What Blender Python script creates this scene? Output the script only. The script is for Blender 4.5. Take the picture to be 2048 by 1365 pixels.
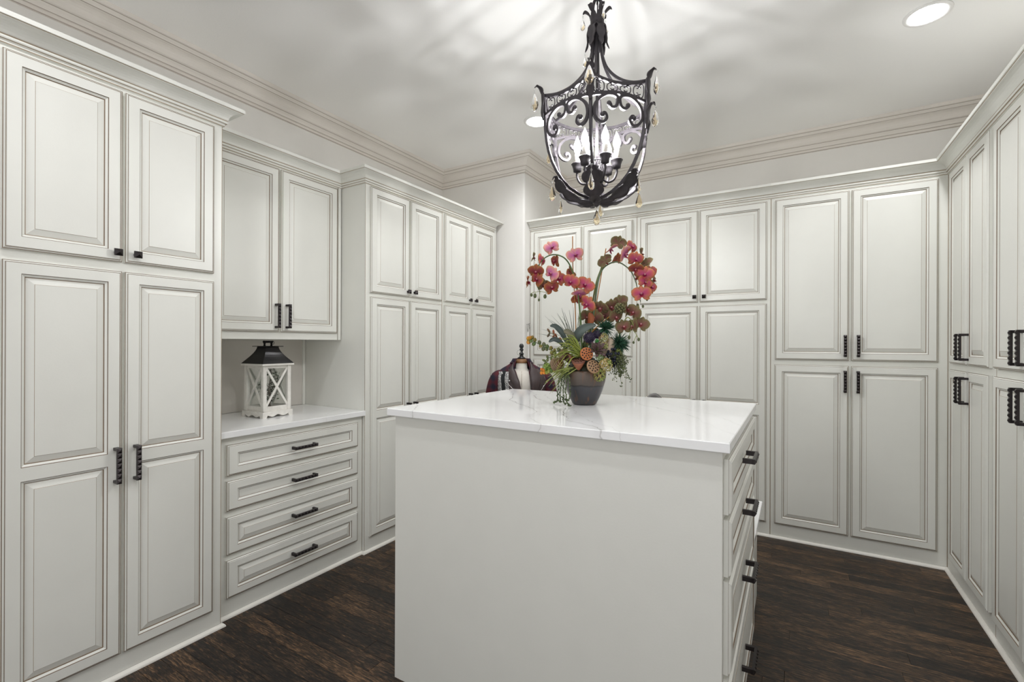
import bpy, math, random
from mathutils import Vector, Matrix

for o in list(bpy.data.objects):
    bpy.data.objects.remove(o)
SC = bpy.context.scene
COL = SC.collection
R = math.radians
PI = math.pi

# ------------------------------------------------------------------ camera, world, exposure
YAW, ROLL = R(31.038), R(0.204)
cd = bpy.data.cameras.new('camera')
cd.sensor_width = 36.0
cd.lens = 939.45 * 36.0 / 2048.0
cd.shift_y = 5.4 / 2048.0
cd.clip_start = 0.02
cam = bpy.data.objects.new('camera', cd)
COL.objects.link(cam)
_r = Vector((math.cos(YAW), math.sin(YAW), 0)); _f = Vector((-math.sin(YAW), math.cos(YAW), 0)); _u = Vector((0, 0, 1))
_r2 = _r * math.cos(ROLL) + _u * math.sin(ROLL)
_u2 = _u * math.cos(ROLL) - _r * math.sin(ROLL)
cam.matrix_world = Matrix(((_r2.x, _u2.x, -_f.x, 0), (_r2.y, _u2.y, -_f.y, 0), (_r2.z, _u2.z, -_f.z, 1.36), (0, 0, 0, 1)))
SC.camera = cam

w = bpy.data.worlds.new('world'); SC.world = w; w.use_nodes = True
bg = w.node_tree.nodes.get('Background') or w.node_tree.nodes.new('ShaderNodeBackground')
bg.inputs[0].default_value = (0.985, 0.995, 1.0, 1); bg.inputs[1].default_value = 1.15

SC.view_settings.view_transform = 'Standard'
SC.view_settings.look = 'None'
SC.view_settings.gamma = 1.0
SC.view_settings.use_curve_mapping = False
SC.view_settings.exposure = 0.18
SC.cycles.max_bounces = 16
SC.cycles.diffuse_bounces = 14
SC.cycles.glossy_bounces = 4
SC.cycles.transmission_bounces = 8
SC.cycles.sample_clamp_indirect = 12.0
SC.cycles.caustics_refractive = False
SC.cycles.caustics_reflective = False
SC.cycles.use_denoising = True

BULB_L = 2500.0      # radiance of each lamp filament
CAN_L = 18.0         # radiance of each recessed lens
CAN_W = 38.0         # watts of each recessed lamp

# ------------------------------------------------------------------ materials
def new_mat(name):
    m = bpy.data.materials.new(name); m.use_nodes = True
    nt = m.node_tree
    b = nt.nodes.get('Principled BSDF')
    return m, nt, b

def N(nt, t, **kw):
    n = nt.nodes.new(t)
    for k, v in kw.items(): setattr(n, k, v)
    return n

def plain(name, col, rough=0.5, metal=0.0, noise=0.0, nscale=20.0, bump=0.0, bscale=60.0, spec=None):
    m, nt, b = new_mat(name)
    b.inputs['Base Color'].default_value = (*col, 1)
    b.inputs['Roughness'].default_value = rough
    b.inputs['Metallic'].default_value = metal
    if spec is not None: b.inputs['Specular IOR Level'].default_value = spec
    tc = N(nt, 'ShaderNodeTexCoord')
    if noise > 0:
        tn = N(nt, 'ShaderNodeTexNoise'); tn.inputs['Scale'].default_value = nscale; tn.inputs['Detail'].default_value = 4
        nt.links.new(tc.outputs['Object'], tn.inputs['Vector'])
        mx = N(nt, 'ShaderNodeMix', data_type='RGBA')
        mx.inputs[6].default_value = (*[c * (1 - noise) for c in col], 1)
        mx.inputs[7].default_value = (*[min(1, c * (1 + noise)) for c in col], 1)
        nt.links.new(tn.outputs['Fac'], mx.inputs[0]); nt.links.new(mx.outputs[2], b.inputs['Base Color'])
    if bump > 0:
        t2 = N(nt, 'ShaderNodeTexNoise'); t2.inputs['Scale'].default_value = bscale; t2.inputs['Detail'].default_value = 3
        nt.links.new(tc.outputs['Object'], t2.inputs['Vector'])
        bp = N(nt, 'ShaderNodeBump'); bp.inputs['Strength'].default_value = bump; bp.inputs['Distance'].default_value = 0.002
        nt.links.new(t2.outputs['Fac'], bp.inputs['Height']); nt.links.new(bp.outputs['Normal'], b.inputs['Normal'])
    return m

M = {}
M['paint'] = plain('cabinet_paint', (0.752, 0.753, 0.711), 0.38, noise=0.025, nscale=9, bump=0.08, bscale=180)
M['glaze'] = plain('antique_glaze', (0.175, 0.122, 0.080), 0.5, noise=0.25, nscale=40)
M['glaze_light'] = plain('thin_glaze', (0.36, 0.285, 0.205), 0.5, noise=0.25, nscale=30)
M['shoe'] = plain('shoe_paint', (0.80, 0.78, 0.73), 0.4, noise=0.04)
M['wall'] = plain('wall_paint', (0.79, 0.775, 0.75), 0.7, noise=0.015, bump=0.35, bscale=130)
M['ceiling'] = plain('ceiling_paint', (0.935, 0.93, 0.925), 0.85, bump=0.2, bscale=150)
M['trim'] = plain('trim_paint', (0.76, 0.72, 0.675), 0.5, noise=0.02)
M['trim_line'] = plain('trim_glaze', (0.40, 0.35, 0.31), 0.6)
M['black'] = plain('oil_bronze', (0.038, 0.032, 0.033), 0.33, metal=0.75, noise=0.4, nscale=60, spec=0.6)
M['iron'] = plain('wrought_iron', (0.062, 0.056, 0.062), 0.48, metal=0.55, noise=0.45, nscale=35, bump=0.3, bscale=120)
M['white_wood'] = plain('distressed_white', (0.72, 0.70, 0.66), 0.6, noise=0.22, nscale=28, bump=0.4, bscale=70)
M['roof_metal'] = plain('lantern_metal', (0.012, 0.011, 0.011), 0.28, metal=0.5, noise=0.4, nscale=14)
M['back_panel'] = plain('niche_panel', (0.60, 0.57, 0.53), 0.16, noise=0.02)
M['can_trim'] = plain('lamp_trim', (0.82, 0.81, 0.80), 0.5)
M['candle'] = plain('candle_sleeve', (0.85, 0.82, 0.75), 0.5)
M['steel'] = plain('chrome', (0.6, 0.6, 0.6), 0.18, metal=1.0)
M['linen'] = plain('form_linen', (0.72, 0.68, 0.62), 0.85, noise=0.06, nscale=60, bump=0.3, bscale=300)
M['cap_wood'] = plain('cap_wood', (0.23, 0.11, 0.045), 0.4, noise=0.4, nscale=20)
M['black_wood'] = plain('black_lacquer', (0.008, 0.009, 0.012), 0.25, noise=0.2)
M['leather'] = plain('brown_leather', (0.047, 0.030, 0.031), 0.42, noise=0.3, nscale=25, bump=0.35, bscale=90)
M['stripe'] = plain('black_cloth', (0.012, 0.014, 0.016), 0.8)
M['snap'] = plain('snap_metal', (0.75, 0.74, 0.72), 0.2, metal=0.9)
M['grey_strap'] = plain('grey_leather', (0.16, 0.155, 0.15), 0.35, noise=0.3)
M['rattan'] = plain('rattan', (0.27, 0.18, 0.11), 0.7, noise=0.5, nscale=60)

def emit(name, col, strength):
    m = bpy.data.materials.new(name); m.use_nodes = True
    nt = m.node_tree; nt.nodes.clear()
    e = N(nt, 'ShaderNodeEmission'); o = N(nt, 'ShaderNodeOutputMaterial')
    e.inputs[0].default_value = (*col, 1); e.inputs[1].default_value = strength
    nt.links.new(e.outputs[0], o.inputs[0]); return m
M['filament'] = emit('lit_filament', (0.985, 0.99, 0.985), BULB_L)
M['lens'] = emit('lit_lens', (0.98, 0.985, 1.0), CAN_L)
def bulb_mat():
    m = bpy.data.materials.new('lit_bulb'); m.use_nodes = True
    nt = m.node_tree; nt.nodes.clear()
    t = N(nt, 'ShaderNodeBsdfTransparent'); e = N(nt, 'ShaderNodeEmission'); e.inputs[0].default_value = (1.0, 0.98, 0.95, 1); e.inputs[1].default_value = 5.0
    a = N(nt, 'ShaderNodeAddShader'); o = N(nt, 'ShaderNodeOutputMaterial')
    nt.links.new(t.outputs[0], a.inputs[0]); nt.links.new(e.outputs[0], a.inputs[1]); nt.links.new(a.outputs[0], o.inputs[0])
    return m
M['bulb'] = bulb_mat()

def glass(name, col, rough=0.02, ior=1.45):
    m, nt, b = new_mat(name)
    b.inputs['Base Color'].default_value = (*col, 1); b.inputs['Roughness'].default_value = rough
    b.inputs['Transmission Weight'].default_value = 1.0; b.inputs['IOR'].default_value = ior
    return m
M['amber'] = glass('amber_crystal', (1.0, 0.86, 0.62))
M['clear'] = glass('clear_crystal', (0.97, 0.97, 0.97))
def pane_mat():
    m = bpy.data.materials.new('window_pane'); m.use_nodes = True
    nt = m.node_tree; nt.nodes.clear()
    t = N(nt, 'ShaderNodeBsdfTransparent'); g = N(nt, 'ShaderNodeBsdfGlossy'); g.inputs['Roughness'].default_value = 0.03
    t.inputs[0].default_value = (0.94, 0.96, 0.95, 1)
    mx = N(nt, 'ShaderNodeMixShader'); mx.inputs[0].default_value = 0.07
    o = N(nt, 'ShaderNodeOutputMaterial')
    nt.links.new(t.outputs[0], mx.inputs[1]); nt.links.new(g.outputs[0], mx.inputs[2]); nt.links.new(mx.outputs[0], o.inputs[0])
    return m
M['pane'] = pane_mat()

def marble_mat():
    m, nt, b = new_mat('white_quartz')
    b.inputs['Roughness'].default_value = 0.09
    tc = N(nt, 'ShaderNodeTexCoord')
    # long veins crossing the slabs at a slant: u = x + 0.8 y, wavering with two noises
    sx = N(nt, 'ShaderNodeSeparateXYZ'); nt.links.new(tc.outputs['Object'], sx.inputs[0])
    def noise(scale, detail=3):
        n_ = N(nt, 'ShaderNodeTexNoise'); n_.inputs['Scale'].default_value = scale; n_.inputs['Detail'].default_value = detail
        nt.links.new(tc.outputs['Object'], n_.inputs['Vector']); return n_.outputs['Fac']
    def op(kind, a_, b_=None, c_=None):
        m_ = N(nt, 'ShaderNodeMath', operation=kind)
        for i_, v_ in enumerate((a_, b_, c_)):
            if v_ is None: continue
            if isinstance(v_, (int, float)): m_.inputs[i_].default_value = v_
            else: nt.links.new(v_, m_.inputs[i_])
        return m_.outputs[0]
    u = op('MULTIPLY_ADD', sx.outputs['Y'], 0.8, sx.outputs['X'])
    u = op('MULTIPLY_ADD', noise(2.6, 2), 0.22, u); u = op('MULTIPLY_ADD', noise(11, 4), 0.085, u); u = op('SUBTRACT', u, 0.1525)
    tot = None
    for c_, w_, k_ in ((0.40, 0.0044, 0.95), (0.555, 0.0046, 1.0), (0.62, 0.0035, 0.5), (1.10, 0.0040, 0.55), (1.25, 0.0035, 0.3), (-0.164, 0.0045, 0.7), (-0.92, 0.0045, 0.5), (-0.62, 0.0035, 0.35)):
        d_ = op('ABSOLUTE', op('SUBTRACT', u, c_))
        v_ = op('MULTIPLY', op('MAXIMUM', op('SUBTRACT', 1.0, op('DIVIDE', d_, w_)), 0.0), k_)
        h_ = op('MULTIPLY', op('MAXIMUM', op('SUBTRACT', 1.0, op('DIVIDE', d_, w_ * 7)), 0.0), k_ * 0.13)
        v_ = op('MAXIMUM', v_, h_)
        tot = v_ if tot is None else op('MAXIMUM', tot, v_)
    mk = op('MINIMUM', op('MAXIMUM', op('MULTIPLY', op('SUBTRACT', noise(6.5, 3), 0.33), 4.0), 0.12), 1.0)
    vein = op('MULTIPLY', tot, mk)
    cl = N(nt, 'ShaderNodeTexNoise'); cl.inputs['Scale'].default_value = 3.0; cl.inputs['Detail'].default_value = 5
    nt.links.new(tc.outputs['Object'], cl.inputs['Vector'])
    base = N(nt, 'ShaderNodeMix', data_type='RGBA'); base.inputs[6].default_value = (0.84, 0.845, 0.855, 1); base.inputs[7].default_value = (0.90, 0.905, 0.91, 1)
    nt.links.new(cl.outputs['Fac'], base.inputs[0])
    fin = N(nt, 'ShaderNodeMix', data_type='RGBA'); fin.inputs[7].default_value = (0.28, 0.26, 0.245, 1)
    sc = N(nt, 'ShaderNodeMath', operation='MULTIPLY'); sc.inputs[1].default_value = 0.85
    nt.links.new(vein, sc.inputs[0]); nt.links.new(sc.outputs[0], fin.inputs[0]); nt.links.new(base.outputs[2], fin.inputs[6])
    nt.links.new(fin.outputs[2], b.inputs['Base Color'])
    return m
M['quartz'] = marble_mat()

def plank_mat():
    m, nt, b = new_mat('dark_oak_plank')
    tc = N(nt, 'ShaderNodeTexCoord'); oi = N(nt, 'ShaderNodeObjectInfo')
    off = N(nt, 'ShaderNodeVectorMath', operation='SCALE'); off.inputs[0].default_value = (37, 53, 11)
    nt.links.new(oi.outputs['Random'], off.inputs['Scale'])
    ad = N(nt, 'ShaderNodeVectorMath', operation='ADD'); nt.links.new(tc.outputs['Object'], ad.inputs[0]); nt.links.new(off.outputs[0], ad.inputs[1])
    mp = N(nt, 'ShaderNodeMapping'); mp.inputs['Scale'].default_value = (5, 70, 5); nt.links.new(ad.outputs[0], mp.inputs[0])
    n1 = N(nt, 'ShaderNodeTexNoise'); n1.inputs['Scale'].default_value = 1.0; n1.inputs['Detail'].default_value = 7; n1.inputs['Roughness'].default_value = 0.7; n1.inputs['Distortion'].default_value = 1.2
    nt.links.new(mp.outputs[0], n1.inputs['Vector'])
    mp2 = N(nt, 'ShaderNodeMapping'); mp2.inputs['Scale'].default_value = (2.2, 9, 2); nt.links.new(ad.outputs[0], mp2.inputs[0])
    n2 = N(nt, 'ShaderNodeTexNoise'); n2.inputs['Scale'].default_value = 1.4; n2.inputs['Detail'].default_value = 3
    nt.links.new(mp2.outputs[0], n2.inputs['Vector'])
    mp3 = N(nt, 'ShaderNodeMapping'); mp3.inputs['Scale'].default_value = (22, 190, 10); nt.links.new(ad.outputs[0], mp3.inputs[0])
    n3 = N(nt, 'ShaderNodeTexNoise'); n3.inputs['Scale'].default_value = 1.0; n3.inputs['Detail'].default_value = 4; n3.inputs['Roughness'].default_value = 0.65; n3.inputs['Distortion'].default_value = 0.8
    nt.links.new(mp3.outputs[0], n3.inputs['Vector'])
    def madd(src, k, add=None):
        m_ = N(nt, 'ShaderNodeMath', operation='MULTIPLY_ADD'); m_.inputs[1].default_value = k; m_.inputs[2].default_value = 0.0
        nt.links.new(src, m_.inputs[0])
        if add is not None: nt.links.new(add, m_.inputs[2])
        return m_.outputs[0]
    tot = madd(n3.outputs['Fac'], 1.30, madd(n1.outputs['Fac'], 0.65, madd(n2.outputs['Fac'], 0.42, madd(oi.outputs['Random'], 0.15))))
    nr = N(nt, 'ShaderNodeMapRange'); nr.inputs['From Min'].default_value = 0.98; nr.inputs['From Max'].default_value = 1.58; nt.links.new(tot, nr.inputs['Value'])
    cr = N(nt, 'ShaderNodeValToRGB')
    e = cr.color_ramp.elements
    e[0].position = 0.0; e[0].color = (0.0045, 0.0040, 0.0042, 1)
    e[1].position = 1.0; e[1].color = (0.24, 0.135, 0.070, 1)
    for p_, c_ in ((0.30, (0.0110, 0.0080, 0.0066)), (0.50, (0.030, 0.0190, 0.0125)), (0.72, (0.090, 0.052, 0.028))):
        k = e.new(p_); k.color = (*c_, 1)
    nt.links.new(nr.outputs[0], cr.inputs[0]); nt.links.new(cr.outputs[0], b.inputs['Base Color'])
    b.inputs['Specular IOR Level'].default_value = 0.35
    rr = N(nt, 'ShaderNodeMapRange'); rr.inputs['To Min'].default_value = 0.34; rr.inputs['To Max'].default_value = 0.60
    nt.links.new(n1.outputs['Fac'], rr.inputs['Value']); nt.links.new(rr.outputs[0], b.inputs['Roughness'])
    bp = N(nt, 'ShaderNodeBump'); bp.inputs['Strength'].default_value = 0.6; bp.inputs['Distance'].default_value = 0.0015
    nt.links.new(n1.outputs['Fac'], bp.inputs['Height']); nt.links.new(bp.outputs['Normal'], b.inputs['Normal'])
    return m
M['plank'] = plank_mat()

def pot_mat():
    m, nt, b = new_mat('glazed_pot')
    b.inputs['Roughness'].default_value = 0.3
    tc = N(nt, 'ShaderNodeTexCoord'); sx = N(nt, 'ShaderNodeSeparateXYZ'); nt.links.new(tc.outputs['Object'], sx.inputs[0])
    mp = N(nt, 'ShaderNodeMapping'); mp.inputs['Scale'].default_value = (22, 22, 4); nt.links.new(tc.outputs['Object'], mp.inputs[0])
    n = N(nt, 'ShaderNodeTexNoise'); n.inputs['Scale'].default_value = 1.2; n.inputs['Detail'].default_value = 5; nt.links.new(mp.outputs[0], n.inputs['Vector'])
    ma = N(nt, 'ShaderNodeMath', operation='MULTIPLY_ADD'); ma.inputs[1].default_value = 0.016; nt.links.new(n.outputs['Fac'], ma.inputs[0]); nt.links.new(sx.outputs['Z'], ma.inputs[2])
    cr = N(nt, 'ShaderNodeValToRGB'); e = cr.color_ramp.elements
    mr = N(nt, 'ShaderNodeMapRange'); mr.inputs['From Min'].default_value = 0; mr.inputs['From Max'].default_value = 0.175
    nt.links.new(ma.outputs[0], mr.inputs['Value']); nt.links.new(mr.outputs[0], cr.inputs[0])
    e[0].position = 0.0; e[0].color = (0.035, 0.033, 0.036, 1)
    e[1].position = 1.0; e[1].color = (0.135, 0.085, 0.055, 1)
    for p, c in ((0.50, (0.050, 0.050, 0.058)), (0.535, (0.020, 0.017, 0.017)), (0.555, (0.078, 0.062, 0.053)), (0.80, (0.100, 0.074, 0.058))):
        k = e.new(p); k.color = (*c, 1)
    mp3 = N(nt, 'ShaderNodeMapping'); mp3.inputs['Scale'].default_value = (60, 60, 5); nt.links.new(tc.outputs['Object'], mp3.inputs[0])
    n3 = N(nt, 'ShaderNodeTexNoise'); n3.inputs['Scale'].default_value = 1.0; nt.links.new(mp3.outputs[0], n3.inputs['Vector'])
    m3 = N(nt, 'ShaderNodeMapRange'); m3.inputs['From Min'].default_value = 0.56; m3.inputs['From Max'].default_value = 0.75; nt.links.new(n3.outputs['Fac'], m3.inputs['Value'])
    mx = N(nt, 'ShaderNodeMix', data_type='RGBA'); mx.inputs[7].default_value = (0.16, 0.075, 0.04, 1)
    nt.links.new(m3.outputs[0], mx.inputs[0]); nt.links.new(cr.outputs[0], mx.inputs[6]); nt.links.new(mx.outputs[2], b.inputs['Base Color'])
    return m
M['pot'] = pot_mat()

def vcol_mat(name, rough=0.5, spec=0.4, sheen=False):
    m, nt, b = new_mat(name)
    a = N(nt, 'ShaderNodeVertexColor'); a.layer_name = 'Col'
    nt.links.new(a.outputs['Color'], b.inputs['Base Color'])
    b.inputs['Roughness'].default_value = rough; b.inputs['Specular IOR Level'].default_value = spec
    return m
M['petal'] = vcol_mat('silk_petal', 0.6, 0.3)
M['leafy'] = vcol_mat('leaf_surface', 0.5, 0.4)

def plaid_mat():
    m, nt, b = new_mat('plaid_cloth')
    b.inputs['Roughness'].default_value = 0.85
    tc = N(nt, 'ShaderNodeTexCoord')
    def band(axis_dir, scale):
        wv = N(nt, 'ShaderNodeTexWave', bands_direction=axis_dir); wv.inputs['Scale'].default_value = scale; wv.inputs['Distortion'].default_value = 3.0; wv.inputs['Detail Scale'].default_value = 2
        nt.links.new(tc.outputs['Object'], wv.inputs['Vector']); return wv
    wx, wz = band('X', 4.2), band('Z', 4.6)
    ad = N(nt, 'ShaderNodeMath', operation='ADD'); nt.links.new(wx.outputs['Fac'], ad.inputs[0]); nt.links.new(wz.outputs['Fac'], ad.inputs[1])
    hf = N(nt, 'ShaderNodeMath', operation='MULTIPLY'); hf.inputs[1].default_value = 0.5; nt.links.new(ad.outputs[0], hf.inputs[0])
    cr = N(nt, 'ShaderNodeValToRGB'); e = cr.color_ramp.elements
    e[0].position = 0.2; e[0].color = (0.010, 0.009, 0.026, 1); e[1].position = 0.85; e[1].color = (0.085, 0.008, 0.016, 1)
    k = e.new(0.5); k.color = (0.05, 0.010, 0.022, 1)
    nt.links.new(hf.outputs[0], cr.inputs[0]); nt.links.new(cr.outputs[0], b.inputs['Base Color'])
    return m
M['plaid'] = plaid_mat()

def sequin_mat():
    m, nt, b = new_mat('silver_sequins')
    tc = N(nt, 'ShaderNodeTexCoord')
    v = N(nt, 'ShaderNodeTexVoronoi'); v.inputs['Scale'].default_value = 150
    nt.links.new(tc.outputs['Object'], v.inputs['Vector'])
    cr = N(nt, 'ShaderNodeValToRGB'); cr.color_ramp.elements[0].position = 0.2; cr.color_ramp.elements[0].color = (0.10, 0.10, 0.11, 1)
    cr.color_ramp.elements[1].position = 0.9; cr.color_ramp.elements[1].color = (0.85, 0.85, 0.85, 1)
    nt.links.new(v.outputs['Color'], cr.inputs[0]); nt.links.new(cr.outputs[0], b.inputs['Base Color'])
    b.inputs['Metallic'].default_value = 0.35; b.inputs['Roughness'].default_value = 0.35
    return m
M['sequin'] = sequin_mat()

# ------------------------------------------------------------------ mesh builder
class MB:
    def __init__(s):
        s.v = []; s.f = []; s.m = []; s.sm = []; s.c = []; s.col = (1, 1, 1); s.mi = 0; s.smooth = False
    def av(s, p, col=None):
        s.v.append(tuple(p)); s.c.append(col or s.col); return len(s.v) - 1
    def af(s, idx, mi=None, sm=None):
        s.f.append(tuple(idx)); s.m.append(s.mi if mi is None else mi); s.sm.append(s.smooth if sm is None else sm)
    def box(s, x0, x1, y0, y1, z0, z1, mi=None):
        i = [s.av(p) for p in ((x0, y0, z0), (x1, y0, z0), (x1, y1, z0), (x0, y1, z0), (x0, y0, z1), (x1, y0, z1), (x1, y1, z1), (x0, y1, z1))]
        for q in ((0, 3, 2, 1), (4, 5, 6, 7), (0, 1, 5, 4), (1, 2, 6, 5), (2, 3, 7, 6), (3, 0, 4, 7)):
            s.af([i[k] for k in q], mi, False)
    def cbox(s, x0, x1, y0, y1, z0, z1, b, mi=None):
        # box with chamfered edges: three stacked outlines
        def loop(z, k):
            return [s.av(p) for p in ((x0 + k, y0 + k, z), (x1 - k, y0 + k, z), (x1 - k, y1 - k, z), (x0 + k, y1 - k, z))]
        L = [loop(z0, b), loop(z0 + b, 0), loop(z1 - b, 0), loop(z1, b)]
        s.af(L[0][::-1], mi, False); s.af(L[3], mi, False)
        for a, c in zip(L, L[1:]):
            for k in range(4): s.af((a[k], a[(k + 1) % 4], c[(k + 1) % 4], c[k]), mi, False)
    def obox(s, p0, p1, wdt, dep, up=(0, 0, 1), mi=None):
        # box bar from p0 to p1
        p0 = Vector(p0); p1 = Vector(p1); t = (p1 - p0).normalized(); u = Vector(up)
        if abs(t.dot(u)) > 0.98: u = Vector((0, 1, 0))
        a = t.cross(u).normalized(); b = a.cross(t).normalized()
        i = []
        for p in (p0, p1):
            for sx, sy in ((-1, -1), (1, -1), (1, 1), (-1, 1)):
                i.append(s.av(p + a * sx * wdt / 2 + b * sy * dep / 2))
        for q in ((0, 1, 2, 3), (7, 6, 5, 4), (0, 4, 5, 1), (1, 5, 6, 2), (2, 6, 7, 3), (3, 7, 4, 0)):
            s.af([i[k] for k in q], mi, False)
    def lathe(s, prof, n=16, c=(0, 0, 0), mi=None, sm=True, sx=1.0, sy=1.0):
        rings = []
        for r, z in prof:
            if r < 1e-6: rings.append([s.av((c[0], c[1], c[2] + z))])
            else: rings.append([s.av((c[0] + r * sx * math.cos(2 * PI * k / n), c[1] + r * sy * math.sin(2 * PI * k / n), c[2] + z)) for k in range(n)])
        for a, b in zip(rings, rings[1:]):
            for k in range(n):
                k2 = (k + 1) % n
                if len(a) == 1 and len(b) == 1: continue
                if len(a) == 1: s.af((a[0], b[k2], b[k]), mi, sm)
                elif len(b) == 1: s.af((a[k], a[k2], b[0]), mi, sm)
                else: s.af((a[k], a[k2], b[k2], b[k]), mi, sm)
        if len(rings[0]) > 1: s.af(rings[0][::-1], mi, False)
        if len(rings[-1]) > 1: s.af(rings[-1], mi, False)
    def tube(s, pts, rad, n=8, mi=None, sm=True, flat=1.0, up=None, closed=False, cols=None):
        pts = [Vector(p) for p in pts]; m = len(pts)
        if not hasattr(rad, '__len__'): rad = [rad] * m
        T = []
        for i in range(m):
            if closed: a, b = pts[i - 1], pts[(i + 1) % m]
            else: a, b = pts[max(0, i - 1)], pts[min(m - 1, i + 1)]
            T.append((b - a).normalized())
        u = Vector(up) if up else (Vector((0, 0, 1)) if abs(T[0].z) < 0.9 else Vector((0, 1, 0)))
        rings = []
        ph = PI / 4 if n == 4 else 0
        for i in range(m):
            a = T[i].cross(u)
            if a.length < 1e-5: a = T[i].orthogonal()
            a.normalize(); b = a.cross(T[i]).normalized()
            if not up: u = b
            ring = []
            for k in range(n):
                an = 2 * PI * k / n + ph
                ring.append(s.av(pts[i] + (a * math.cos(an) + b * math.sin(an) * flat) * rad[i], cols[i] if cols else None))
            rings.append(ring)
        rng = range(m) if closed else range(m - 1)
        for i in rng:
            a, b = rings[i], rings[(i + 1) % m]
            for k in range(n):
                k2 = (k + 1) % n
                s.af((a[k2], a[k], b[k], b[k2]), mi, sm and n > 4)
        if not closed:
            s.af(rings[0], mi, False); s.af(rings[-1][::-1], mi, False)
    def ball(s, c, r, nu=8, nv=5, mi=None, sc=(1, 1, 1), col=None):
        old = s.col
        if col: s.col = col
        rings = []
        for j in range(nv + 1):
            ph = PI * j / nv
            if j in (0, nv): rings.append([s.av((c[0], c[1], c[2] + r * sc[2] * math.cos(ph)))])
            else: rings.append([s.av((c[0] + r * sc[0] * math.sin(ph) * math.cos(2 * PI * k / nu), c[1] + r * sc[1] * math.sin(ph) * math.sin(2 * PI * k / nu), c[2] + r * sc[2] * math.cos(ph))) for k in range(nu)])
        for a, b in zip(rings, rings[1:]):
            for k in range(nu):
                k2 = (k + 1) % nu
                if len(a) == 1: s.af((a[0], b[k], b[k2]), mi, True)
                elif len(b) == 1: s.af((a[k2], a[k], b[0]), mi, True)
                else: s.af((a[k2], a[k], b[k], b[k2]), mi, True)
        s.col = old
    def grid(s, fn, nu, nv, mi=None, sm=True, colfn=None):
        g = [[s.av(fn(i / nu, j / nv), colfn(i / nu, j / nv) if colfn else None) for j in range(nv + 1)] for i in range(nu + 1)]
        for i in range(nu):
            for j in range(nv):
                s.af((g[i][j], g[i + 1][j], g[i + 1][j + 1], g[i][j + 1]), mi, sm)
    def slab(s, fn, nu, nv, thick, mi=None, sm=True, colfn=None):
        # grid surface with thickness: back sheet displaced along local normal, rim closed
        P = [[Vector(fn(i / nu, j / nv)) for j in range(nv + 1)] for i in range(nu + 1)]
        def nrm(i, j):
            a = P[min(nu, i + 1)][j] - P[max(0, i - 1)][j]; b = P[i][min(nv, j + 1)] - P[i][max(0, j - 1)]
            n = a.cross(b); return n.normalized() if n.length > 1e-12 else Vector((0, 0, 0))
        A = [[s.av(P[i][j], colfn(i / nu, j / nv) if colfn else None) for j in range(nv + 1)] for i in range(nu + 1)]
        B = [[s.av(P[i][j] - nrm(i, j) * thick, colfn(i / nu, j / nv) if colfn else None) for j in range(nv + 1)] for i in range(nu + 1)]
        for i in range(nu):
            for j in range(nv):
                s.af((A[i][j], A[i + 1][j], A[i + 1][j + 1], A[i][j + 1]), mi, sm)
                s.af((B[i][j + 1], B[i + 1][j + 1], B[i + 1][j], B[i][j]), mi, sm)
        for i in range(nu):
            s.af((A[i + 1][0], A[i][0], B[i][0], B[i + 1][0]), mi, False); s.af((A[i][nv], A[i + 1][nv], B[i + 1][nv], B[i][nv]), mi, False)
        for j in range(nv):
            s.af((A[0][j], A[0][j + 1], B[0][j + 1], B[0][j]), mi, False); s.af((A[nu][j + 1], A[nu][j], B[nu][j], B[nu][j + 1]), mi, False)
    def mesh(s, name, mats):
        me = bpy.data.meshes.new(name)
        me.from_pydata(s.v, [], s.f)
        for m in (mats if isinstance(mats, (list, tuple)) else [mats]): me.materials.append(m)
        me.polygons.foreach_set('material_index', s.m)
        me.polygons.foreach_set('use_smooth', s.sm)
        if any(c != (1, 1, 1) for c in s.c):
            ca = me.color_attributes.new('Col', 'FLOAT_COLOR', 'POINT')
            fl = []
            for c in s.c: fl += [c[0], c[1], c[2], 1.0]
            ca.data.foreach_set('color', fl)
        me.update(); return me
    def build(s, name, mats, parent=None, loc=(0, 0, 0), rot=(0, 0, 0)):
        return put(name, s.mesh(name, mats), parent, loc, rot)

def put(name, me, parent=None, loc=(0, 0, 0), rot=(0, 0, 0), scale=None):
    o = bpy.data.objects.new(name, me); COL.objects.link(o)
    o.location = loc; o.rotation_euler = rot
    if scale: o.scale = scale
    if parent: o.parent = parent
    return o
def tag(o, label=None, cat=None, group=None, kind=None):
    if label: o['label'] = label
    if cat: o['category'] = cat
    if group: o['group'] = group
    if kind: o['kind'] = kind
    return o
def thing(name, label, cat, loc=(0, 0, 0), rz=0, group=None):
    return tag(put(name, None, None, loc, (0, 0, rz)), label, cat, group)
def catmull(P, n=6, closed=False):
    P = [Vector(p) for p in P]; out = []; m = len(P)
    for i in range(m if closed else m - 1):
        if closed: a, b, c, d = P[i - 1], P[i], P[(i + 1) % m], P[(i + 2) % m]
        else: a, b, c, d = P[max(0, i - 1)], P[i], P[i + 1], P[min(m - 1, i + 2)]
        for k in range(n):
            t = k / n
            out.append(0.5 * ((2 * b) + (c - a) * t + (2 * a - 5 * b + 4 * c - d) * t * t + (3 * b - a - 3 * c + d) * t ** 3))
    if not closed: out.append(P[-1])
    return out

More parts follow.
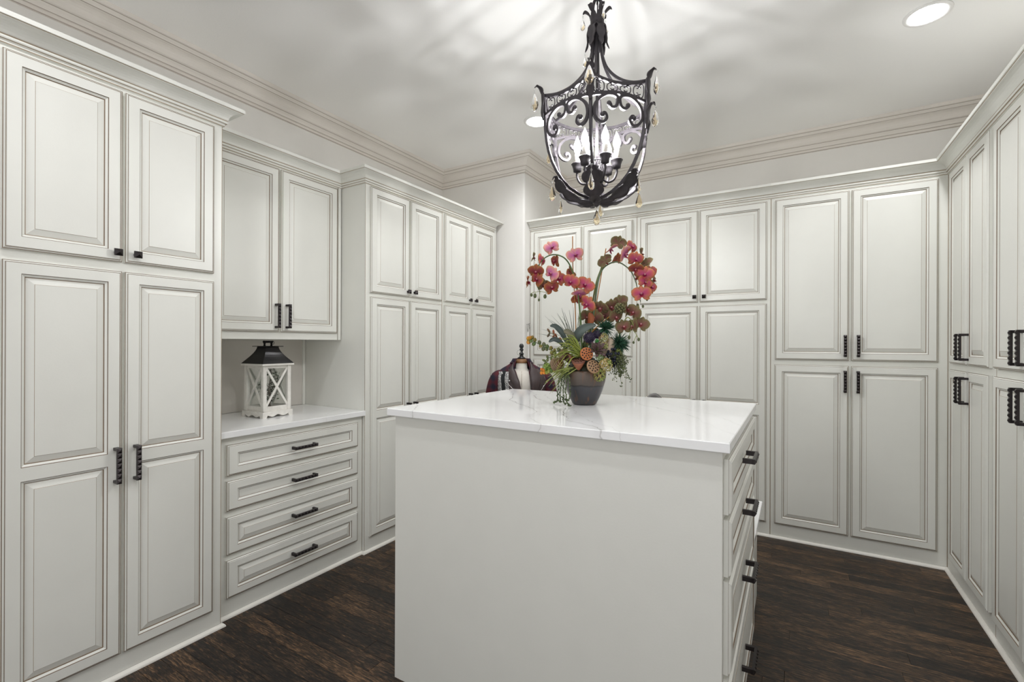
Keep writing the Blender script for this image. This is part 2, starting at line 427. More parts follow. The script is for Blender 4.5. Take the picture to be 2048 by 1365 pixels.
def sweep(mb, prof, path, mats, k0=0.0, k1=0.0, sm=None):
    # prof: (out, z) points; out goes to the right of the path. k0/k1: slide of the ends along the path per unit of out
    P = [Vector((p[0], p[1])) for p in path]; m = len(P)
    D = [(P[i + 1] - P[i]).normalized() for i in range(m - 1)]
    nr = [Vector((d.y, -d.x)) for d in D]
    rings = []
    for i in range(m):
        if i == 0: off, tn, k = nr[0], D[0], k0
        elif i == m - 1: off, tn, k = nr[-1], D[-1], k1
        else:
            off = (nr[i - 1] + nr[i]) / (1 + nr[i - 1].dot(nr[i])); tn, k = Vector((0, 0)), 0
        rings.append([mb.av((P[i].x + off.x * o + tn.x * k * o, P[i].y + off.y * o + tn.y * k * o, z)) for o, z in prof])
    for a, b in zip(rings, rings[1:]):
        for j in range(len(prof) - 1):
            mb.af((a[j], b[j], b[j + 1], a[j + 1]), mats[j] if hasattr(mats, '__len__') else mats, False)
    mb.af(rings[0], 0, False); mb.af(rings[-1][::-1], 0, False)

# ------------------------------------------------------------------ room shell
XL, XRW, YB, YN, ZC = -3.04, 1.425, 4.455, -1.25, 3.05
BX, BY = -2.09, 3.68            # corner chase
def struct(name, mb, mats):
    return tag(mb.build(name, mats), kind='structure')
mb = MB(); mb.box(XL - 0.1, XRW + 0.1, YN - 0.1, YB + 0.1, -0.06, -0.012)
floor = struct('floor', mb, M['glaze'])
mb = MB(); mb.box(XL - 0.1, XRW + 0.1, YN - 0.1, YB + 0.1, ZC, ZC + 0.08); struct('ceiling', mb, M['ceiling'])
mb = MB(); mb.box(XL - 0.1, XL, YN - 0.1, YB + 0.1, -0.012, ZC); struct('wall_left', mb, M['wall'])
mb = MB(); mb.box(XL, XRW, YB, YB + 0.1, -0.012, ZC); struct('wall_back', mb, M['wall'])
mb = MB(); mb.box(XRW, XRW + 0.1, YN - 0.1, YB + 0.1, -0.012, ZC); struct('wall_right', mb, M['wall'])
mb = MB(); mb.box(XL, -2.0, YN - 0.1, YN, -0.012, ZC); mb.box(0.9, XRW, YN - 0.1, YN, -0.012, ZC); mb.box(-2.0, 0.9, YN - 0.1, YN, 2.45, ZC); struct('wall_front', mb, M['wall'])   # unseen wide opening behind the camera, added to let in ambient world light
# chase in the far left corner, rounded outer corner
mb = MB(); rc = 0.018
pl = [(XL, BY)] + [(BX - rc + rc * math.sin(a), BY + rc - rc * math.cos(a)) for a in [PI / 2 * k / 6 for k in range(7)]] + [(BX, YB)]
lo = [mb.av((x, y, -0.012)) for x, y in pl]; hi = [mb.av((x, y, ZC)) for x, y in pl]
for i in range(len(pl) - 1): mb.af((lo[i], lo[i + 1], hi[i + 1], hi[i]), 0, 0 < i < len(pl) - 2)
mb.af([lo[0], hi[0], hi[-1], lo[-1]], 0, False)
struct('wall_corner', mb, M['wall'])
# ceiling crown moulding
cp = [(0, 2.900), (0.010, 2.900), (0.012, 2.904), (0.012, 2.918), (0.018, 2.920), (0.020, 2.923), (0.026, 2.936), (0.036, 2.948), (0.038, 2.951), (0.044, 2.953)]
for k in range(6):
    a = PI / 2 * k / 5
    cp.append((0.048 + 0.040 * (1 - math.cos(a)), 2.956 + 0.048 * math.sin(a)))
cp += [(0.090, 3.006), (0.094, 3.008), (0.096, 3.012), (0.108, 3.024), (0.110, 3.027), (0.118, 3.029), (0.120, 3.050), (0, 3.050)]
cm = [0] * (len(cp) - 1)
for j in (1, 4, 7, len(cp) - 8, len(cp) - 5): cm[j] = 1
def crown_trim(name, path, k0=0, k1=0):
    mb = MB(); sweep(mb, cp, path, cm, k0, k1); struct(name, mb, [M['trim'], M['trim_line']])
crown_trim('trim_1', [(XL, YN), (XL, BY)], 1, -1)
crown_trim('trim_2', [(XL, BY), (BX, BY), (BX, YB)], 1, -1)
crown_trim('trim_3', [(BX, YB), (XRW, YB)], 1, -1)
crown_trim('trim_4', [(XRW, YB), (XRW, YN)], 1, -1)
crown_trim('trim_5', [(XRW, YN), (XL, YN)], 1, -1)

# floor planks, boards running along X
rnd = random.Random(5)
PW = 0.082
plank_cache = {}
def plank_mesh(L):
    L = round(L, 2)
    if L not in plank_cache:
        mb = MB(); g = 0.0004
        x0, x1, y0, y1 = g, L - g, g, PW - g
        b = 0.0009
        lo = [mb.av(p) for p in ((x0, y0, -0.012), (x1, y0, -0.012), (x1, y1, -0.012), (x0, y1, -0.012))]
        md = [mb.av(p) for p in ((x0, y0, -b), (x1, y0, -b), (x1, y1, -b), (x0, y1, -b))]
        hi = [mb.av(p) for p in ((x0 + b, y0 + b, 0), (x1 - b, y0 + b, 0), (x1 - b, y1 - b, 0), (x0 + b, y1 - b, 0))]
        for k in range(4):
            mb.af((lo[k], lo[(k + 1) % 4], md[(k + 1) % 4], md[k])); mb.af((md[k], md[(k + 1) % 4], hi[(k + 1) % 4], hi[k]))
        mb.af(hi)
        plank_cache[L] = mb.mesh('plank', M['plank'])
    return plank_cache[L]
y = -0.36; row = 0
while y < 3.85:
    x = -2.62 - rnd.uniform(0, 0.3)
    while x < 1.0:
        L = rnd.choice((0.45, 0.6, 0.75, 0.9, 1.05, 1.2, 1.35))
        put('plank', plank_mesh(L), floor, (x, y, 0)); x += L
    y += PW; row += 1

# ------------------------------------------------------------------ doors, drawers, handles
def front_mesh(wd, ht, openings, style='raised', thick=0.020):
    """panelled front: local x across, z up, -y outward; openings = [(x0,x1,z0,z1)]"""
    mb = MB()
    def ring(i, o, r=(0, wd, 0, ht)):
        x0, x1, z0, z1 = r
        return [mb.av(p) for p in ((x0 + i, -o, z0 + i), (x1 - i, -o, z0 + i), (x1 - i, -o, z1 - i), (x0 + i, -o, z1 - i))]
    def join(a, b, mi):
        for k in range(4): mb.af((a[k], a[(k + 1) % 4], b[(k + 1) % 4], b[k]), mi)
    T = thick
    spec = [(0, 0, 0), (0, T - 0.0075, 0), (0.0022, T - 0.0070, 1), (0.0065, T - 0.0018, 0), (0.0085, T - 0.0022, 1), (0.0100, T, 0)]
    prev = ring(spec[0][0], spec[0][1]); mb.af(prev[::-1], 0)
    for i, o, mi in spec[1:]:
        cur = ring(i, o); join(prev, cur, mi); prev = cur
    e = 0.0100
    # frame face: grid with openings (all openings share x range)
    xs = [e, openings[0][0], openings[0][1], wd - e]
    zs = [e]
    for q in openings: zs += [q[2], q[3]]
    zs.append(ht - e)
    for a in range(3):
        for b in range(len(zs) - 1):
            if a == 1 and b % 2 == 1: continue
            i = [mb.av((xs[a + p], -T, zs[b + q])) for p, q in ((0, 0), (1, 0), (1, 1), (0, 1))]
            mb.af(i, 0)
    for q in openings:
        if style == 'raised':
            sp = [(0, T, 0), (0.0020, T - 0.0030, 1), (0.0095, T - 0.0080, 0), (0.0110, T - 0.0110, 1), (0.0125, T - 0.0112, 2), (0.0340, T - 0.0036, 0), (0.0352, T - 0.0026, 2)]
        else:
            sp = [(0, T, 0), (0.0020, T - 0.0028, 1), (0.0110, T - 0.0085, 0), (0.0130, T - 0.0105, 1)]
        prev = ring(0, T, q)
        for i, o, mi in sp[1:]:
            cur = ring(i, o, q); join(prev, cur, mi); prev = cur
        mb.af(prev, 0)
    return mb
FM = None
def front(name, parent, x0, x1, z0, z1, mid=None, style='raised', stile=0.046, rail=0.046):
    wd, ht = x1 - x0, z1 - z0
    if mid: ops = [(stile, wd - stile, rail, mid[0] - z0), (stile, wd - stile, mid[1] - z0, ht - rail)]
    else: ops = [(stile, wd - stile, rail, ht - rail)]
    return front_mesh(wd, ht, ops, style).build(name, [M['paint'], M['glaze'], M['glaze_light']], parent, (x0, -0.0005, z0))

def make_pull():
    L, wv, st = 0.142, 0.0165, 0.034
    mb = MB()
    for z in (-L / 2 + 0.006, L / 2 - 0.006):
        mb.cbox(-wv / 2, wv / 2, -st, 0.0, z - 0.006, z + 0.006, 0.0012)
    mb.box(-wv / 2, wv / 2, -st - 0.003, -st + 0.005, -L / 2, L / 2)
    n = 7; h = L / n
    for k in range(n):
        z0 = -L / 2 + k * h; c = mb.av((0, -st - 0.0088, z0 + h / 2))
        i = [mb.av(p) for p in ((-wv / 2, -st - 0.003, z0), (wv / 2, -st - 0.003, z0), (wv / 2, -st - 0.003, z0 + h), (-wv / 2, -st - 0.003, z0 + h))]
        for q in range(4): mb.af((i[q], i[(q + 1) % 4], c))
    return mb.mesh('handle', M['black'])
def make_knob():
    mb = MB(); a = 0.0135
    mb.lathe([(0.009, 0), (0.006, 0.004), (0.0055, 0.016), (0.009, 0.018)], 10)
    mb.v = [(x, -z, y) for x, y, z in mb.v]
    mb.box(-a, a, -0.024, -0.017, -a, a)
    c = mb.av((0, -0.034, 0)); i = [mb.av(p) for p in ((-a, -0.024, -a), (a, -0.024, -a), (a, -0.024, a), (-a, -0.024, a))]
    for q in range(4): mb.af((i[q], i[(q + 1) % 4], c))
    return mb.mesh('knob', M['black'])
PULL, KNOB = make_pull(), make_knob()
def pull(door, x, z, horiz=False):
    # x, z in the unit frame
    return put('handle', PULL, door, (x - door.location.x, -0.0200, z - door.location.z), (0, PI / 2 if horiz else 0, 0))
def knob(door, x, z):
    return put('knob', KNOB, door, (x - door.location.x, -0.0200, z - door.location.z))

# cabinet crown
kp = [(0, 2.392), (0.007, 2.392), (0.0085, 2.395), (0.0085, 2.403), (0.0105, 2.405), (0.016, 2.406), (0.018, 2.410), (0.018, 2.416), (0.0155, 2.4185), (0.0165, 2.421)]
for k in range(7):
    a = PI / 2 * k / 6
    kp.append((0.019 + 0.043 * (1 - math.cos(a)), 2.424 + 0.036 * math.sin(a)))
kp += [(0.0635, 2.462), (0.066, 2.4635), (0.070, 2.464), (0.071, 2.480), (0, 2.480)]
km = [0] * (len(kp) - 1)
for j in (1, 4, 7, 8, len(kp) - 5): km[j] = 1
def crown(parent, path, k0=0, k1=0):
    mb = MB(); sweep(mb, kp, path, km, k0, k1)
    return mb.build('crown_molding', [M['paint'], M['glaze_light']], parent)
sp_ = [(0, 0.019)] + [(0.017 * math.sin(PI / 2 * k / 5), 0.001 + 0.017 * math.cos(PI / 2 * k / 5)) for k in range(6)] + [(0, 0.0005)]
def shoe(parent, path, k0=0, k1=0):
    mb = MB(); sweep(mb, sp_, path, [1] + [0] * (len(sp_) - 2), k0, k1)
    return mb.build('shoe_molding', [M['shoe'], M['glaze']], parent)
def carcass(parent, wd, dep, z0, z1, x0=0.0, extra=None):
    mb = MB(); mb.box(x0, wd, 0, dep, z0, z1)
    for xa in (0.0, wd - 0.0022): mb.box(xa, xa + 0.0022, -0.0004, 0.001, z0 + 0.02, min(z1, 2.392), 1)
    if extra: extra(mb)
    return mb.build('cabinet_body', [M['paint'], M['glaze_light']], parent)

CT = 2.470
Lr, Br, Rr = PI / 2, 0.0, -PI / 2
def pair(root, x0, xm0, xm1, x1, z0, z1, mid=None, hz=None, kz=None, off=0.030):
    a = front('door', root, x0, xm0, z0, z1, mid); b = front('door', root, xm1, x1, z0, z1, mid)
    if hz: pull(a, xm0 - off * 0.7, hz); pull(b, xm1 + off * 1.15, hz)
    if kz: knob(a, xm0 - off * 0.7, kz); knob(b, xm1 + off * 1.15, kz)
    return a, b

# --- left tall cabinet nearest the camera: origin at its near end, face X = -2.345
y0 = 0.432
A = thing('tall_cabinet', 'widest cream tall cabinet at left frame edge, small upper doors with square knobs', 'cabinet', (-2.345, y0, 0), Lr, 'cream tall cabinets')
carcass(A, 1.207 - y0, 0.69, 0, CT)
pair(A, 0.478 - y0, 0.814 - y0, 0.824 - y0, 1.165 - y0, 1.684, 2.374, kz=1.719)
pair(A, 0.478 - y0, 0.814 - y0, 0.824 - y0, 1.165 - y0, 0.100, 1.646, (0.868, 0.916), hz=0.869)
crown(A, [(-0.0, 0), (1.207 - y0, 0), (1.207 - y0, 0.68)])
shoe(A, [(0, 0), (1.207 - y0, 0), (1.207 - y0, 0.040)])

# --- upper wall cabinet over the lantern: face X = -2.605
B = thing('upper_cabinet', 'cream upper cabinet hung over the lantern niche with two black pulls', 'cabinet', (-2.605, 1.209, 0), Lr)
wB = 2.098 - 1.209
def bx(mb):
    mb.box(0.867 + 0.004, wB + 0.004, -0.004, 0.01, 1.381, CT - 0.08)
carcass(B, wB, 0.42, 1.381, CT, 0.0, None)
mb = MB(); mb.box(2.078 - 1.209, wB, -0.006, -0.0003, 1.381, 2.392); mb.box(2.0765 - 1.209, 2.078 - 1.209, -0.002, -0.0003, 1.381, 2.392, 1)
mb.build('side_filler', [M['paint'], M['glaze']], B)
pair(B, 1.262 - 1.209, 1.654 - 1.209, 1.666 - 1.209, 2.064 - 1.209, 1.424, 2.380, hz=1.517)
crown(B, [(0.002, 0), (wB + 0.005, 0)], 0, 0)

# --- drawer base under the niche
D0 = thing('drawer_cabinet', 'cream base cabinet with four wide drawers below the lantern counter', 'cabinet', (-2.395, 1.209, 0), Lr)
wD = 2.104 - 1.209
carcass(D0, wD, 0.60, 0, 0.892)
for za, zb, st in ((0.703, 0.856, 'flat'), (0.530, 0.678, 'flat'), (0.314, 0.500, 'raised'), (0.101, 0.288, 'raised')):
    d = front('drawer', D0, 1.252 - 1.209, 2.058 - 1.209, za, zb, style=st, stile=0.050, rail=0.040 if st == 'raised' else 0.042)
    pull(d, 1.665 - 1.209, (za + zb) / 2, True)
shoe(D0, [(0.003, 0), (wD, 0)])
mb = MB(); mb.box(0, wD, 0.593, 0.612, 0.926, 1.3805)
mb.box(wD - 0.020, wD, 0.585, 0.593, 0.926, 1.3805, 1)
mb.build('back_panel', [M['back_panel'], M['paint']], D0)
mb = MB(); mb.cbox(-2.985, -2.364, 1.2085, 2.1045, 0.893, 0.925, 0.002)
tag(mb.build('countertop', M['quartz']), 'white veined countertop on the drawer base, under the lantern', 'countertop', 'white quartz tops')

# --- two tall cabinets past the niche: face X = -2.375
yc = 2.1065
C1 = thing('tall_cabinet', 'cream tall cabinet right of the lantern niche, its side panel exposed', 'cabinet', (-2.375, yc, 0), Lr, 'cream tall cabinets')
carcass(C1, 2.876 - yc, 0.66, 0, CT)
pair(C1, 2.140 - yc, 2.496 - yc, 2.508 - yc, 2.858 - yc, 1.690, 2.382, kz=1.726)
pair(C1, 2.142 - yc, 2.496 - yc, 2.508 - yc, 2.858 - yc, 0.100, 1.664, (0.868, 0.918), hz=0.869)
crown(C1, [(0, 0.228), (0, 0), (2.876 - yc, 0)], -1, 0)
shoe(C1, [(0, 0.018), (0, 0), (2.876 - yc, 0)], -1, 0)
C2 = thing('tall_cabinet', 'cream tall cabinet ending left-hand run, next to bare wall and dress form', 'cabinet', (-2.375, 2.8765, 0), Lr, 'cream tall cabinets')
y2 = 2.8765
carcass(C2, 3.655 - y2, 0.66, 0, CT)
pair(C2, 2.895 - y2, 3.236 - y2, 3.262 - y2, 3.608 - y2, 1.690, 2.382, kz=1.726)
pair(C2, 2.895 - y2, 3.236 - y2, 3.262 - y2, 3.608 - y2, 0.100, 1.662, (0.868, 0.918), hz=0.869)
crown(C2, [(0, 0), (3.606 - y2, 0), (3.606 - y2, 0.60)])
shoe(C2, [(0, 0), (3.655 - y2, 0)])

# --- back wall run: face Y = 3.79
YF = 3.79
xd = -2.085
Dn = thing('tall_cabinet', 'cream tall cabinet on the back wall behind the orchids, beside bare wall', 'cabinet', (xd, YF, 0), Br, 'cream tall cabinets')
carcass(Dn, -1.100 - xd, 0.65, 0, CT)
pair(Dn, -2.043 - xd, -1.575 - xd, -1.560 - xd, -1.131 - xd, 1.256, 2.374, hz=1.352)
pair(Dn, -2.043 - xd, -1.575 - xd, -1.560 - xd, -1.131 - xd, 0.105, 1.222, hz=1.119)
crown(Dn, [(-0.003, 0), (-1.100 - xd, 0)])
shoe(Dn, [(0, 0), (-1.100 - xd, 0)])
xe = -1.0995
E_ = thing('tall_cabinet', 'cream tall cabinet mid back wall with short knobbed upper doors, right of orchids', 'cabinet', (xe, YF, 0), Br, 'cream tall cabinets')
carcass(E_, -0.146 - xe, 0.65, 0, CT)
pair(E_, -1.070 - xe, -0.630 - xe, -0.618 - xe, -0.170 - xe, 1.679, 2.374, kz=1.719)
pair(E_, -1.070 - xe, -0.632 - xe, -0.619 - xe, -0.171 - xe, 0.105, 1.650, (0.858, 0.932), hz=0.873)
crown(E_, [(0, 0), (-0.146 - xe, 0)])
shoe(E_, [(0, 0), (-0.146 - xe, 0)])
xf = -0.1455
XRF = 0.795
F_ = thing('tall_cabinet', 'cream corner cabinet at right end of the back wall, equal doors, four black pulls', 'cabinet', (xf, YF, 0), Br, 'cream tall cabinets')
carcass(F_, XRF - xf - 0.001, 0.65, 0, CT)
pair(F_, -0.119 - xf, 0.304 - xf, 0.318 - xf, 0.747 - xf, 1.256, 2.373, hz=1.353)
pair(F_, -0.121 - xf, 0.304 - xf, 0.317 - xf, 0.745 - xf, 0.106, 1.221, hz=1.119)
crown(F_, [(0, 0), (XRF - xf, 0)], 0, -1)
shoe(F_, [(0, 0), (XRF - xf, 0)], 0, -1)

# --- right run: face X = 0.795, runs toward the camera
yg = YF
G_ = thing('tall_cabinet', 'cream tall cabinet first on the right wall, narrow doors with black pulls', 'cabinet', (XRF, yg, 0), Rr, 'cream tall cabinets')
carcass(G_, yg - 2.995, 0.62, 0, CT)
pair(G_, yg - 3.690, yg - 3.372, yg - 3.355, yg - 3.045, 1.254, 2.373, hz=1.350)
pair(G_, yg - 3.690, yg - 3.372, yg - 3.355, yg - 3.045, 0.106, 1.218, hz=1.120)
crown(G_, [(0, 0), (yg - 2.995, 0)], 1, 0)
shoe(G_, [(0, 0), (yg - 2.995, 0)], 1, 0)
yh = 2.9945
H_ = thing('tall_cabinet', 'cream tall cabinet cut off by the right frame edge', 'cabinet', (XRF, yh, 0), Rr, 'cream tall cabinets')
carcass(H_, yh - 2.225, 0.62, 0, CT)
pair(H_, yh - 2.975, yh - 2.622, yh - 2.608, yh - 2.262, 1.254, 2.373, hz=1.350)
pair(H_, yh - 2.975, yh - 2.622, yh - 2.608, yh - 2.262, 0.100, 1.218, hz=1.120)
crown(H_, [(0, 0), (yh - 2.225, 0)])
shoe(H_, [(0, 0), (yh - 2.225, 0)])

# --- island
IX0, IX1, IY0, IY1 = -1.392, -0.168, 1.396, 2.335
I_ = thing('island_cabinet', 'large cream island with plain front panel and drawers on its right side', 'island', (IX1, IY0, 0), Lr)
mb = MB(); mb.box(0, IY1 - IY0, 0, IX1 - IX0, 0, 1.067)
mb.build('cabinet_body', M['paint'], I_)
for za, zb, st in ((0.888, 1.042, 'flat'), (0.716, 0.873, 'flat'), (0.445, 0.702, 'raised'), (0.115, 0.430, 'raised')):
    d = front('drawer', I_, 0.022, IY1 - IY0 - 0.022, za, zb, style=st, stile=0.050, rail=0.044)
    pull(d, (IY1 - IY0) / 2 - 0.06, (za + zb) / 2 + 0.008, True)
mb = MB(); mb.cbox(-1.416, -0.147, 1.372, 2.358, 1.0675, 1.096, 0.0022)
tag(mb.build('countertop', M['quartz']), 'large white veined slab on the island, under the flower pot', 'countertop', 'white quartz tops')
Bn = thing('bench_cabinet', 'low cream bench base behind the island', 'bench', (-0.172, 2.3365, 0), Lr)
mb = MB(); mb.box(0, 0.53, 0, 1.21, 0, 0.470); mb.build('cabinet_body', M['paint'], Bn)
mb = MB(); mb.cbox(-1.416, -0.149, 2.3365, 2.915, 0.471, 0.500, 0.002)
tag(mb.build('countertop', M['quartz']), 'low white slab jutting out behind the island at its right corner', 'countertop', 'white quartz tops')

# ------------------------------------------------------------------ recessed lamps
def can(x, y, label):
    t = thing('recessed_light', label, 'ceiling light', (x, y, ZC), 0, 'recessed ceiling lights')
    mb = MB(); mb.lathe([(0.100, 0.0), (0.099, -0.004), (0.092, -0.008), (0.080, -0.006), (0.078, 0.0)], 32)
    mb.f.pop(); mb.m.pop(); mb.sm.pop()
    mb.build('trim_ring', M['can_trim'], t)
    mb = MB(); mb.lathe([(0.0, -0.0045), (0.0785, -0.0040)], 32, sm=False); mb.f = [q[::-1] for q in mb.f]
    mb.build('lens', M['lens'], t)
    ld = bpy.data.lights.new('lamp', 'SPOT'); ld.energy = CAN_W; ld.color = (0.98, 0.985, 1.0); ld.spot_size = R(158); ld.spot_blend = 0.75; ld.shadow_soft_size = 0.06
    lo = bpy.data.objects.new('lamp', ld); COL.objects.link(lo); lo.parent = t; lo.location = (0, 0, -0.012)
can(-1.68, 3.15, 'round white ceiling light left of the chandelier')
can(0.575, 3.14, 'round white ceiling light at upper right of the ceiling')
for x, y, l in ((-1.66, 0.32, 'round ceiling light above the left tall cabinet'), (0.575, 0.30, 'round ceiling light near the camera at right'), (-0.50, 0.85, 'round ceiling light above the near edge of the island')):
    can(x, y, l)

# ------------------------------------------------------------------ chandelier
CHX, CHY = -0.735, 1.926
CH = thing('chandelier', 'dark wrought iron lantern chandelier with amber crystal drops over the island', 'chandelier', (CHX, CHY, 0))
front_dir = -_f * math.cos(R(16)) - _r * math.sin(R(16))
A0 = math.atan2(front_dir.y, front_dir.x)
VA = [A0 + k * PI / 3 for k in range(6)]
# side profile of the six ribs: (z, radius)
RIB = [(2.405, 0.240), (2.36, 0.237), (2.31, 0.235), (2.26, 0.232), (2.21, 0.226), (2.17, 0.217), (2.13, 0.203), (2.09, 0.182), (2.055, 0.156), (2.025, 0.122), (2.002, 0.080), (1.990, 0.042), (1.985, 0.012)]
def rib_r(z):
    for (za, ra), (zb, rb) in zip(RIB, RIB[1:]):
        if zb <= z <= za: return rb + (ra - rb) * (z - zb) / (za - zb)
    return RIB[0][1] if z > RIB[0][0] else RIB[-1][1]
def hx(k, s, z, out=0.0):
    """point on panel k at fraction s and height z"""
    a, b = VA[k % 6], VA[(k + 1) % 6]; r = rib_r(z) + out
    p = Vector((math.cos(a), math.sin(a), 0)) * r * (1 - s) + Vector((math.cos(b), math.sin(b), 0)) * r * s
    return Vector((p.x, p.y, z))
def rad(a, r, z): return Vector((r * math.cos(a), r * math.sin(a), z))
ZT = lambda s: 2.400 - 0.024 * 4 * s * (1 - s)
ZB = lambda s: 2.318 + 0.021 * 4 * s * (1 - s)
# chain, loop and collar
mb = MB(); mb.lathe([(0.065, 3.05), (0.063, 3.035), (0.045, 3.024), (0.018, 3.018), (0.010, 3.005)], 24)
mb.build('ceiling_canopy', M['iron'], CH)
def ring_pts(z, rr, hh, rot):
    return [Vector((rr * math.cos(t) * math.cos(rot), rr * math.cos(t) * math.sin(rot), z + hh * math.sin(t))) for t in [2 * PI * k / 14 for k in range(14)]]
z = 2.985
for k in range(4):
    mb = MB(); mb.tube(ring_pts(z, 0.013, 0.026, (k % 2) * PI / 2 + 0.4), 0.0035, 6, closed=True)
    mb.build('chain_link', M['iron'], CH); z -= 0.043
mb = MB(); mb.tube(ring_pts(2.810, 0.019, 0.044, A0 + PI / 2), 0.0068, 8, closed=True); mb.build('top_ring', M['iron'], CH)
mb = MB(); mb.tube([(0, 0, 3.01), (0.003, 0.002, 2.9), (0, 0, 2.77)], 0.0026, 6); mb.build('cord', M['iron'], CH)
mb = MB(); mb.lathe([(0.010, 2.775), (0.024, 2.765), (0.030, 2.750), (0.024, 2.740), (0.027, 2.728), (0.022, 2.71), (0.016, 2.66), (0.012, 2.62)], 16); mb.build('collar', M['iron'], CH)
# acanthus leaf builder: spine points, half widths with lobes
def leaf_mesh(spine, side, widths, cup=0.25, thick=0.0028, lobes=5, seg=30):
    sp = catmull(spine, max(2, seg // (len(spine) - 1))); n = len(sp) - 1
    T = [(sp[min(n, i + 1)] - sp[max(0, i - 1)]).normalized() for i in range(n + 1)]
    sd = Vector(side).normalized()
    def fn(u, v):
        x = u * n; i = min(n - 1, int(x)); p = sp[i].lerp(sp[i + 1], x - i)
        tw = T[min(n, int(round(x)))]; nn = sd.cross(tw).normalized()
        j = u * (len(widths) - 1); a = min(len(widths) - 2, int(j)); w_ = widths[a] + (widths[a + 1] - widths[a]) * (j - a)
        lob = 1.0 if lobes == 0 else 0.45 + 0.55 * abs(math.sin(PI * lobes * u)) ** 0.6
        s = (v - 0.5) * 2
        return p + sd * s * w_ * lob + nn * (-cup * abs(s) ** 1.6 * w_)
    mb = MB(); mb.smooth = True; mb.slab(fn, n, 6, thick)
    return mb
# upward flaring leaves at the collar and drooping leaves below it
for k in range(6):
    a = VA[k] + PI / 6; t = (-math.sin(a), math.cos(a), 0)
    leaf_mesh([rad(a, 0.020, 2.728), rad(a, 0.026, 2.755), rad(a, 0.034, 2.785), rad(a, 0.052, 2.803), rad(a, 0.062, 2.797)], t, [0.010, 0.016, 0.014, 0.010, 0.003], lobes=2, seg=16).build('crown_leaf', M['iron'], CH)
    leaf_mesh([rad(a, 0.020, 2.740), rad(a, 0.033, 2.722), rad(a, 0.038, 2.690), rad(a, 0.040, 2.655), rad(a, 0.052, 2.630)], t, [0.012, 0.020, 0.021, 0.014, 0.002], lobes=3, seg=16).build('drooping_leaf', M['iron'], CH)
ARM = [(0.014, 2.715), (0.017, 2.66), (0.026, 2.60), (0.045, 2.545), (0.078, 2.495), (0.125, 2.450), (0.180, 2.418), (0.238, 2.402)]
for k in range(6):
    a = VA[k]
    mb = MB(); mb.tube(catmull([rad(a, r, z) for r, z in ARM], 5), 0.0078, 4, sm=False); mb.build('arm', M['iron'], CH)
    mb = MB(); mb.tube([rad(a, r, z) for z, r in RIB], 0.0078, 4, sm=False); mb.build('rib', M['iron'], CH)
    # leaf sleeve over the corner, tip curling out and over
    t = (-math.sin(a), math.cos(a), 0)
    lf = leaf_mesh([rad(a, 0.243, 2.298), rad(a, 0.250, 2.335), rad(a, 0.247, 2.375), rad(a, 0.250, 2.410), rad(a, 0.258, 2.430), rad(a, 0.272, 2.438), rad(a, 0.281, 2.430)], t, [0.004, 0.017, 0.015, 0.021, 0.012, 0.008, 0.002], lobes=4, seg=30)
    lf.build('corner_leaf', M['iron'], CH)
    # bottom acanthus leaves
    lf = leaf_mesh([rad(a, 0.012, 1.975), rad(a, 0.060, 1.981), rad(a, 0.105, 1.998), rad(a, 0.142, 2.026), rad(a, 0.168, 2.056), rad(a, 0.182, 2.070), rad(a, 0.196, 2.068), rad(a, 0.203, 2.052)], t, [0.012, 0.030, 0.042, 0.046, 0.040, 0.018, 0.009, 0.002], cup=-0.4, lobes=5, seg=42)
    lf.build('acanthus_leaf', M['iron'], CH)
    # rails
    pts = [hx(k, s / 10, ZT(s / 10)) for s in range(11)]
    mb = MB(); mb.tube(pts, 0.0078, 4, sm=False); mb.build('top_rail', M['iron'], CH)
    pts = [hx(k, s / 10, ZB(s / 10)) for s in range(11)]
    mb = MB(); mb.tube(pts, 0.0074, 4, sm=False); mb.build('lower_rail', M['iron'], CH)
    # large C scrolls
    CS = [(.078, .038), (.089, .052), (.108, .046), (.115, .026), (.101, .012), (.069, .009), (.037, .022), (.018, .05), (.014, .083), (.028, .106), (.052, .112), (.068, .096), (.061, .078), (.050, .083)]
    for mir in (0, 1):
        pp = []
        for u, v in CS:
            s = u / 0.238; s = 1 - s if mir else s
            pp.append(hx(k, s, ZB(s) - v + 0.003 if v < 0.03 else ZB(0.25) - v))
        cc = catmull(pp, 5)
        mb = MB(); mb.tube(cc, [0.0078 if 3 < i < len(cc) - 4 else 0.0095 for i in range(len(cc))], 4, sm=False, up=rad(VA[k] + PI / 6, 1, 0)); mb.ball(cc[0], 0.0098, 8, 6); mb.ball(cc[-1], 0.0098, 8, 6); mb.build('scroll', M['iron'], CH)
    # small filigree C scrolls in the band
    for j in range(8):
        s0 = 0.085 + j * 0.1186; d = 1 if j % 2 == 0 else -1
        zt, zb = ZT(s0) - 0.008, ZB(s0) + 0.007; zm, hh = (zt + zb) / 2, (zt - zb) / 2
        sh = [(.036, .42), (.050, .60), (.026, .66), (.028, .92), (.055, .98), (0.0, .80), (-.028, .42), (-.036, 0)]
        full = [(.022, .46), (.040, .52), (.052, .74), (.032, .95), (.002, .96), (-.026, .66), (-.036, 0)]
        full = full + [(x, -v) for x, v in full[-2::-1]]
        pp = [hx(k, s0 + d * x, zm + v * hh) for x, v in full]
        mb = MB(); mb.tube(catmull(pp, 4), 0.0024, 5); mb.build('filigree_scroll', M['iron'], CH)
mb = MB(); mb.ball((0, 0, 1.966), 0.013, 12, 8); mb.lathe([(0.030, 1.984), (0.022, 1.974), (0.010, 1.962)][::-1], 14); mb.build('finial', M['iron'], CH)
